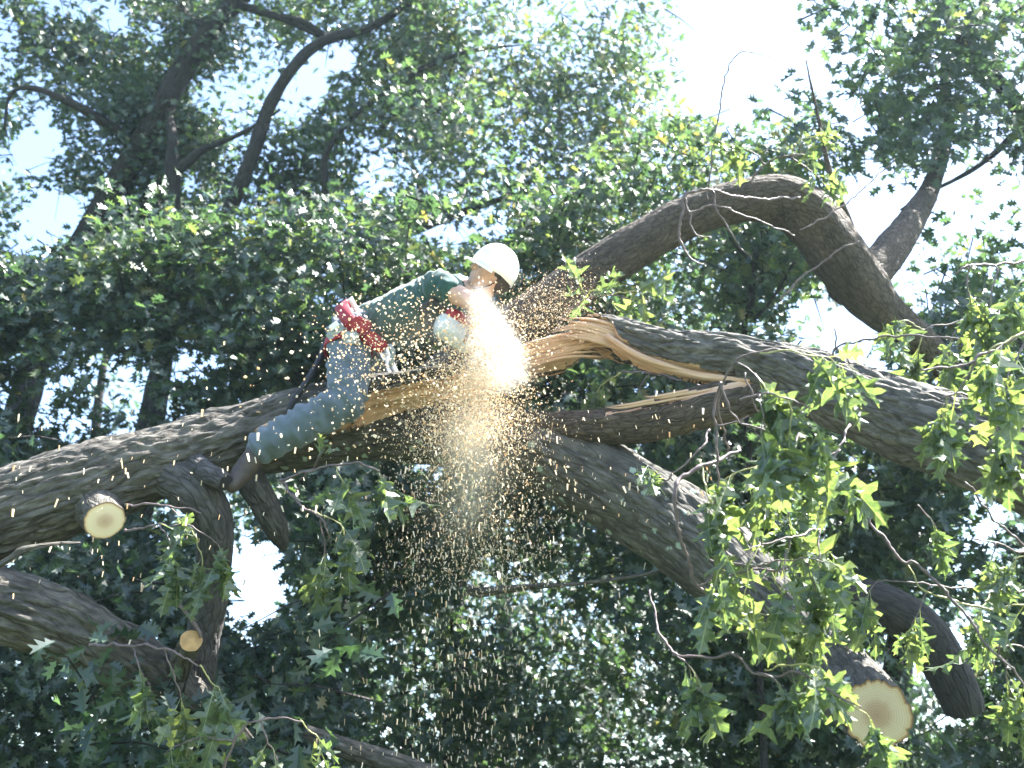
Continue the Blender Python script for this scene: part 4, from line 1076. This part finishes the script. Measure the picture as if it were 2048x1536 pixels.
def folds(amp, k, dirv, seed):
    dirv = np.array(dirv) / np.linalg.norm(dirv)
    def fn(co):
        a = noise(co * np.array([k, k, k]) + (co @ dirv)[:, None] * dirv * k * 1.6, seed)
        return amp * (1.4 * (1 - np.abs(a) * 2.2) + .6 * noise(co * k * 2.4, seed + 1))
    return fn
shirt = [[(lerp(pel, waist, .1), .128), (waist, .122), (lerp(waist, chest, .5), .138), (chest, .145), (lerp(chest, neckb, .6), .095)],
         [(waist + FW * .06, .115), (chest + FW * .08, .125)], [(waist - FW * .05, .115), (chest - FW * .06, .125)],
         [(chest, .11), (shN, .080), (lerp(shN, elN, .26), .076)], [(chest, .11), (shF, .08), (lerp(shF, elF, .4), .072)]]
pobj('shirt', blob(shirt, .011, 3, 'shirt', folds(.011, 11, RT, 3)), SHIRT)
jeans = [[(pel + FW * .09, .115), (pel - FW * .08, .118), (lerp(pel, waist, .3), .12)],
         [(hipN, .112), (lerp(hipN, kneN, .5), .100), (kneN, .086), (lerp(kneN, ankN, .4), .086), (lerp(kneN, ankN, .75), .078), (ankN, .072)],
         [(hipF, .11), (kneF, .085), (lerp(kneF, ankF, .5), .08), (ankF, .068)]]
pobj('jeans', blob(jeans, .010, 3, 'jeans', folds(.016, 7.5, ankN - kneN, 8)), JEANS)
def boot(ank, foot, nm):
    a = np.array(ank); f = np.array(foot)
    d = f - a
    toe = f + np.array([-.03, -.03, -.075])
    me = blob([[(lerp(a, f, -.1), .058), (f, .056)], [(f, .056), (lerp(f, toe, .6), .044), (toe, .038)]], .010, 3, nm)
    b_ = pobj(nm, me, BOOT)
    sole = blob([[(f + d * .22, .030), (lerp(f, toe, .6) + d * .18, .026), (toe + d * .1, .022)]], .010, 3, 'sole')
    pobj('sole', sole, BLACK, b_)
boot(lerp(ankN, footN, .08), footN, 'boot'); boot(ankF, footF, 'boot')

# helmet: shell, brim, vents, chin strap
bm = bmesh.new()
NU, NV = 40, 14
rings = []
for j in range(NV + 1):
    a = (j / NV) * math.pi / 2
    ring = []
    for i in range(NU):
        ph = 2 * math.pi * i / NU
        cf, cs = math.cos(ph), math.sin(ph)
        e = .78
        zz = math.cos(a); rr = math.sin(a)
        f_ = .142 * (abs(cf) ** .92 * (1 if cf > 0 else -1)) * rr ** .9
        s_ = .118 * (abs(cs) ** .92 * (1 if cs > 0 else -1)) * rr ** .9
        u_ = .150 * zz ** .92
        # central ridge
        u_ += .006 * math.exp(-(s_ / .022) ** 2) * (rr < .93)
        if j == NV:
            u_ -= .012
            u_ -= .028 * max(0, -cf) - .004
        ring.append(bm.verts.new(Vector(H(f_ - .008, u_ + .03, s_))))
    rings.append(ring)
bm.verts.ensure_lookup_table()
for j in range(NV):
    for i in range(NU):
        a_, b_, c_, d_ = rings[j][i], rings[j][(i + 1) % NU], rings[j + 1][(i + 1) % NU], rings[j + 1][i]
        if j == 0:
            try: bm.faces.new((a_, c_, d_))
            except ValueError: pass
        else:
            bm.faces.new((a_, b_, c_, d_))
bmesh.ops.remove_doubles(bm, verts=bm.verts, dist=.0006)
bmesh.ops.recalc_face_normals(bm, faces=bm.faces)
bmesh.ops.solidify(bm, geom=list(bm.faces), thickness=.004)
me = bpy.data.meshes.new('helmet'); bm.to_mesh(me); bm.free()
me.polygons.foreach_set('use_smooth', np.ones(len(me.polygons), bool))
helmet = pobj('helmet', me, WHITE)
# brim
V, Fc = [], []
nb = 21
for k in range(nb):
    ph = R(-68 + 136 * k / (nb - 1))
    f0, s0 = .142 * math.cos(ph) - .008, .118 * math.sin(ph)
    ex = .052 * max(0, math.cos(ph * 1.3)) ** .7
    for (e_, du) in ((-.006, 0.004), (ex, -.010), (ex, -.016), (-.006, -.004)):
        V.append(H(f0 + e_ * math.cos(ph), .018 + .004 + du, s0 + e_ * math.sin(ph) * .6))
for k in range(nb - 1):
    for e_ in range(4):
        Fc.append([k * 4 + e_, k * 4 + (e_ + 1) % 4, k * 4 + 4 + (e_ + 1) % 4, k * 4 + 4 + e_])
pobj('brim', mesh_np('brim', np.array(V), [np.array(Fc)], False), WHITE, helmet)
def boxat(c, ex, ey, ez, sx, sy, sz, bev=.3):
    bm = bmesh.new(); bmesh.ops.create_cube(bm, size=1)
    bmesh.ops.bevel(bm, geom=bm.edges[:], offset=bev * min(sx, sy, sz) / max(sx, sy, sz) if False else .12, segments=2, affect='EDGES')
    for v in bm.verts:
        x, y, z = v.co
        v.co = Vector(np.array(c) + np.array(ex) * x * sx + np.array(ey) * y * sy + np.array(ez) * z * sz)
    bmesh.ops.recalc_face_normals(bm, faces=bm.faces)
    me = bpy.data.meshes.new('box'); bm.to_mesh(me); bm.free()
    return me
for sgn in (1, -1):
    me = boxat(H(-.005, .085, sgn * .1045), hF, hU, hS, .04, .012, .008); me.name = 'vent'
    pobj('vent', me, BLACK, helmet)
def ropelike(pts, r, name, mat, parent=person, flat=None):
    c = np.array([[*p, r, 0] for p in pts])
    t_ = tube(c, nu=10, step=.012, amp=0.0005, seed=3, worldrows=True, low=.05)
    v = t_['v']
    nu = 10
    me = mesh_np(name, v, [t_['f'], np.arange(nu)[::-1][None], (np.arange(nu) + len(v) - nu)[None]], True)
    return pobj(name, me, mat, parent)
for sgn in (1, -1):
    ropelike([H(-.02, .03, sgn * .112), H(.0, -.05, sgn * .088), H(.045, -.115, sgn * .03), H(.055, -.125, 0)], .0035, 'chin_strap', BLACK, helmet)

# climbing harness
def band(center, axis, rad_a, rad_b, ea, width, thick, name, mat, parent):
    """flat belt: ellipse about axis; ea = first in-plane direction"""
    ax = np.array(axis) / np.linalg.norm(axis)
    e1 = np.array(ea) - ax * (np.array(ea) @ ax); e1 /= np.linalg.norm(e1); e2 = np.cross(ax, e1)
    V, Fc = [], []; N_ = 48
    for i in range(N_):
        a = 2 * math.pi * i / N_
        for dr, dw in ((0, -.5), (thick, -.5), (thick, .5), (0, .5)):
            V.append(np.array(center) + (e1 * (rad_a + dr) * math.cos(a) + e2 * (rad_b + dr) * math.sin(a)) + ax * dw * width)
        for e_ in range(4):
            j = (i + 1) % N_
            Fc.append([i * 4 + e_, i * 4 + (e_ + 1) % 4, j * 4 + (e_ + 1) % 4, j * 4 + e_])
    return pobj(name, mesh_np(name, np.array(V), [np.array(Fc)], True), mat, parent)
har = band(Q(716, 652, 5.29), waist - pel + UP * .05, .138, .215, UP, .075, .012, 'harness', RED, person)
band(Q(697, 697, 5.16), kneN - hipN, .118, .122, RT, .05, .010, 'leg_loop', RED, har)
me = boxat(Q(672, 664, 5.08), .75 * RT + .6 * UP, np.cross(FW, .75 * RT + .6 * UP), FW, .105, .05, .05); pobj('hip_pad', me, GREY, har)
me = boxat(Q(668, 652, 5.05), .75 * RT + .6 * UP, np.cross(FW, .75 * RT + .6 * UP), FW, .055, .03, .02); pobj('buckle', me, WHITE, har)
me = boxat(Q(703, 676, 5.04), RT, UP, FW, .075, .065, .05); pobj('pouch', me, GREY, har)
me = boxat(Q(722, 652, 5.06), .8 * RT - .5 * UP, .5 * RT + .8 * UP, FW, .10, .085, .06); pobj('pouch', me, RED, har)
me = boxat(Q(752, 684, 5.06), .75 * RT - .6 * UP, .6 * RT + .75 * UP, FW, .12, .075, .06); pobj('pouch', me, RED, har)
ropelike([Q(778, 690, 5.05), Q(786, 706, 5.05), Q(782, 730, 5.06)], .014, 'rag', GREY, har)
# scabbard and its pale grip
ropelike([Q(650, 690, 5.33), Q(636, 725, 5.2), Q(612, 765, 5.08), Q(588, 800, 5.03), Q(578, 822, 5.02)], .017, 'scabbard', BLACK, har)
ropelike([Q(718, 632, 5.18), Q(710, 615, 5.17), Q(700, 596, 5.17)], .014, 'grip', CREAM, har)

# gloves cover the gripping hands
pobj('glove', blob([[(p, r_ + .004) for p, r_ in ch] for ch in handN], .007, 2, 'glove'), GLOVE)
pobj('glove', blob([[(p, r_ + .004) for p, r_ in ch] for ch in handF], .007, 2, 'glove'), GLOVE)

# ---------------------------------------------------------------- chainsaw
sc = np.array(Q(925, 668, 5.1))
sx = .80 * RT - .50 * UP + .18 * FW; sx /= np.linalg.norm(sx)
sz = .52 * RT + .85 * UP; sz -= sx * (sz @ sx); sz /= np.linalg.norm(sz)
sy = np.cross(sz, sx)
def C_(x, y, z): return sc + sx * x + sy * y + sz * z
saw = empty('chainsaw', sc)
tag(saw, 'chainsaw with red top cover and pale body held in the sawdust spray', 'chainsaw')
ppel = sc
def sobj(name, me, mat, parent=saw): return pobj(name, me, mat, parent)
sobj('housing', blob([[(C_(-.09, 0, -.02), .07), (C_(.03, 0, -.02), .07)], [(C_(-.1, .0, .0), .06), (C_(.04, 0, .0), .06)]], .008, 4, 'housing'), plain('saw_body', (.50, .54, .56), .4, .1, 20))
sobj('top_cover', blob([[(C_(-.1, 0, .05), .042), (C_(.0, .0, .062), .045), (C_(.05, 0, .04), .035)]], .007, 3, 'top_cover'), RED)
sobj('front_handle', blob([[(C_(.02, -.09, -.03), .011), (C_(.0, -.1, .06), .011), (C_(-.005, -.05, .125), .011), (C_(-.005, .06, .125), .011), (C_(.02, .09, .0), .011)]], .006, 3, 'front_handle'), BLACK)
sobj('rear_handle', blob([[(C_(-.13, 0, .05), .016), (C_(-.22, 0, .07), .016), (C_(-.25, 0, .0), .018), (C_(-.14, 0, -.05), .018)]], .007, 3, 'rear_handle'), BLACK)
me = boxat(C_(.075, 0, .085), sx * .3 + sz, sy, sx - sz * .3, .075, .13, .008); sobj('hand_guard', me, BLACK)
# bar with rounded nose
prof = [(0.06, -.035), (.10, -.042), (.38, -.033), (.415, -.018), (.425, 0), (.415, .018), (.38, .033), (.10, .042), (.06, .035)]
V = [C_(x, -.02 + s_, z - .02) for s_ in (-.003, .003) for x, z in prof]
k = len(prof)
Fq = np.array([[i, (i + 1) % k, k + (i + 1) % k, k + i] for i in range(k)])
sobj('guide_bar', mesh_np('guide_bar', np.array(V), [Fq, np.arange(k)[::-1][None], (np.arange(k) + k)[None]], False), STEEL)
cl = [(x, z) for x, z in prof] + [prof[0]]
sobj('saw_chain', blob([[(C_(x, -.02, (z * 1.09) - .02), .0065) for x, z in cl]], .005, 1, 'saw_chain'), plain('chain_steel', (.12, .11, .1), .5, .3, 60, metal=.7))

# ---------------------------------------------------------------- flying sawdust
BOXV = np.array([(-1, -1, -1), (1, -1, -1), (1, 1, -1), (-1, 1, -1), (-.8, -.8, 1), (.8, -.8, 1), (.8, .8, 1), (-.8, .8, 1)]) * .5
BOXF = np.array([(3, 2, 1, 0), (4, 5, 6, 7), (0, 1, 5, 4), (1, 2, 6, 5), (2, 3, 7, 6), (3, 0, 4, 7)])
def chips(px, py, d, ln, wd, th, axis_sd, seed):
    rs = np.random.default_rng(seed)
    n_ = len(px)
    c = CAM + d[:, None] * (FW + RT * ((px - 1024) / F)[:, None] + UP * ((768 - py) / F)[:, None])
    ax = rs.normal(size=(n_, 3)) * axis_sd + np.array([0, 0, -1.0]); ax /= np.linalg.norm(ax, axis=1)[:, None]
    u = np.cross(ax, rs.normal(size=(n_, 3))); u /= np.linalg.norm(u, axis=1)[:, None]
    v = np.cross(ax, u)
    V = c[:, None] + BOXV[None, :, 0:1] * (u * wd[:, None])[:, None] + BOXV[None, :, 1:2] * (v * th[:, None])[:, None] + BOXV[None, :, 2:3] * (ax * ln[:, None])[:, None]
    Fc = BOXF[None] + (np.arange(n_) * 8)[:, None, None]
    lv = np.repeat(rs.random(n_), 8)
    return V.reshape(-1, 3), Fc.reshape(-1, 4), lv
parts = []
def add(n_, fx, fy, dlo, dhi, s, sd=2.0, el=1.0, seed=0):
    rs = np.random.default_rng(seed)
    u = rs.random(n_)
    px, py = fx(u, rs, n_), fy(u, rs, n_)
    d = rs.uniform(dlo, dhi, n_)
    sz_ = s * np.minimum(rs.lognormal(-.1, .5, n_), 2.0)
    parts.append(chips(px, py, d, sz_ * el, sz_ * rs.uniform(.5, 1, n_), sz_ * rs.uniform(.2, .5, n_), sd, seed + 1))
g = lambda rs, n_: rs.normal(size=n_)
# bright jet
add(2600, lambda u, rs, n_: 958 + 45 * u + g(rs, n_) * (10 + 26 * u), lambda u, rs, n_: 600 + 122 * u + g(rs, n_) * 8, 4.78, 5.02, .0055, seed=1)
add(2400, lambda u, rs, n_: 975 + g(rs, n_) * 48, lambda u, rs, n_: 690 + g(rs, n_) * 45, 4.78, 5.1, .0055, seed=3)
# falling cloud below the cut
add(11000, lambda u, rs, n_: 960 - 15 * u + g(rs, n_) * (42 + 30 * u), lambda u, rs, n_: 735 + 150 * u ** 1.3 + g(rs, n_) * 18, 4.7, 5.2, .0042, seed=5)
add(8000, lambda u, rs, n_: 945 + g(rs, n_) * (62 + 40 * u), lambda u, rs, n_: 840 + 330 * u ** 1.5 + g(rs, n_) * 25, 4.5, 5.2, .0036, el=2.0, sd=.6, seed=7)
# flecks thrown left over the worker
add(1500, lambda u, rs, n_: 845 - 95 * u + g(rs, n_) * 75, lambda u, rs, n_: 690 + 40 * u + g(rs, n_) * 70, 4.4, 5.0, .0062, seed=9)
add(260, lambda u, rs, n_: 690 + g(rs, n_) * 110, lambda u, rs, n_: 770 + g(rs, n_) * 90, 4.2, 5.0, .0085, seed=11)
# fine speckle drifting right, in front of the arched limb
add(3200, lambda u, rs, n_: 1040 + 120 * u + g(rs, n_) * 40, lambda u, rs, n_: 640 - 40 * u + g(rs, n_) * 40, 4.9, 5.8, .0032, seed=13)
# long pieces raining down
add(150, lambda u, rs, n_: rs.uniform(250, 1300, n_), lambda u, rs, n_: rs.uniform(830, 1560, n_), 4.3, 5.2, .0052, el=3.8, sd=.12, seed=15)
add(1100, lambda u, rs, n_: 940 + g(rs, n_) * 95, lambda u, rs, n_: rs.uniform(900, 1560, n_), 4.4, 5.4, .0042, el=4.0, sd=.15, seed=17)
add(90, lambda u, rs, n_: rs.uniform(1100, 1450, n_), lambda u, rs, n_: rs.uniform(780, 1050, n_), 4.2, 5.0, .006, el=2.6, sd=.2, seed=19)
add(120, lambda u, rs, n_: rs.uniform(20, 650, n_), lambda u, rs, n_: rs.uniform(820, 1200, n_), 4.0, 4.7, .006, el=3, sd=.15, seed=21)
V, Fc, Lv = [], [], []; b0 = 0
for v, f, lv in parts:
    V.append(v); Fc.append(f + b0); Lv.append(lv); b0 += len(v)
cs = np.array(Q(960, 720, 5.1))
o = obj('sawdust', mesh_np('sawdust', np.vstack(V) - cs, [np.vstack(Fc)], False, {'lv': ('FLOAT', np.concatenate(Lv))}), CHIP, None, cs)
tag(o, 'bright spray of sawdust bursting from the cut and raining down below the worker', 'sawdust', None, 'stuff')

# fine airborne dust round the cut
def dust(label, name, p0, p1, w0, w1, dens, colr, ani=.1, nscale=5):
    """cone-shaped puff of dust from p0 to p1, half-widths w0, w1 (photo px at the depth of p0)"""
    bm = bmesh.new()
    bmesh.ops.create_uvsphere(bm, u_segments=32, v_segments=18, radius=1.0)
    me = bpy.data.meshes.new(name); bm.to_mesh(me); bm.free()
    m, n, l, b = mat_new(name)
    n.remove(b)
    pv = n.new('ShaderNodeVolumePrincipled')
    pv.inputs['Color'].default_value = (*colr, 1)
    pv.inputs['Anisotropy'].default_value = ani
    tc = n.new('ShaderNodeTexCoord')
    sp = n.new('ShaderNodeSeparateXYZ'); l.new(tc.outputs['Object'], sp.inputs[0])
    def mth(op, a, b=None, c=None):
        x = n.new('ShaderNodeMath'); x.operation = op
        for i, v in enumerate((a, b, c)):
            if v is None: continue
            if isinstance(v, (int, float)): x.inputs[i].default_value = v
            else: l.new(v, x.inputs[i])
        return x.outputs[0]
    r_ = mth('SQRT', mth('ADD', mth('MULTIPLY', sp.outputs['X'], sp.outputs['X']), mth('MULTIPLY', sp.outputs['Y'], sp.outputs['Y'])))
    k0 = w0 / w1
    wz = mth('MULTIPLY_ADD', sp.outputs['Z'], (1 - k0) * .4, .15 + (1 + k0) * .25)
    nz = tex(n, l, tc.outputs['Object'], scale=(nscale * .6,) * 3, Scale=1, Detail=5, Roughness=.65)
    dd = mth('ADD', mth('DIVIDE', r_, wz), mth('MULTIPLY_ADD', nz.outputs['Fac'], 1.1, -.6))
    f1 = mth('POWER', mth('MAXIMUM', mth('SUBTRACT', 1.0, dd), 0.0), 3.4)
    f2 = mth('POWER', mth('MAXIMUM', mth('SUBTRACT', .97, mth('ABSOLUTE', sp.outputs['Z'])), 0.0), 1.9)
    l.new(mth('MULTIPLY', mth('MULTIPLY', f1, f2), dens), pv.inputs['Density'])
    l.new(pv.outputs[0], n['Material Output'].inputs['Volume'])
    dc = obj(name, me, m)
    a_, b_ = Vector(P(*p0)), Vector(P(*p1))
    dc.location = (a_ + b_) / 2
    dc.rotation_euler = (b_ - a_).to_track_quat('Z', 'Y').to_euler()
    wm = 1.5 * w1 * p0[2] / F
    dc.scale = (wm, wm, (b_ - a_).length / 2 * 1.15)
    tag(dc, label, 'dust', None, 'stuff')
dust('glowing white puff of fine dust at the saw cut', 'dust_cloud', (955, 568, 4.92), (1004, 785, 4.92), 36, 98, 55, (1, 1, 1))
dust('faint tan veil of fine dust falling below the cut', 'dust_veil', (965, 690, 4.95), (925, 1120, 5.0), 84, 150, 5.5, (.98, .92, .82))
dust('thin golden dust drifting left across the worker', 'dust_veil', (1000, 690, 4.85), (700, 640, 4.85), 90, 130, .28, (.98, .90, .76))

# ---------------------------------------------------------------- added air volume imitating the veil of sun glare in the lens
bm = bmesh.new(); bmesh.ops.create_cube(bm, size=1)
me = bpy.data.meshes.new('glare_veil'); bm.to_mesh(me); bm.free()
m, n, l, b = mat_new('glare_veil')
n.remove(b)
pv = n.new('ShaderNodeVolumePrincipled')
pv.inputs['Color'].default_value = (.66, .85, 1.0, 1)
pv.inputs['Density'].default_value = .0008
pv.inputs['Anisotropy'].default_value = .45
l.new(pv.outputs[0], n['Material Output'].inputs['Volume'])
hz = obj('glare_veil', me, m)
hz.scale = (1300, 1300, 19.5)
hz.location = (0, 0, 7.6)
tag(hz, 'added pale bluish veil standing in for sun glare in the lens', None, None, 'stuff')
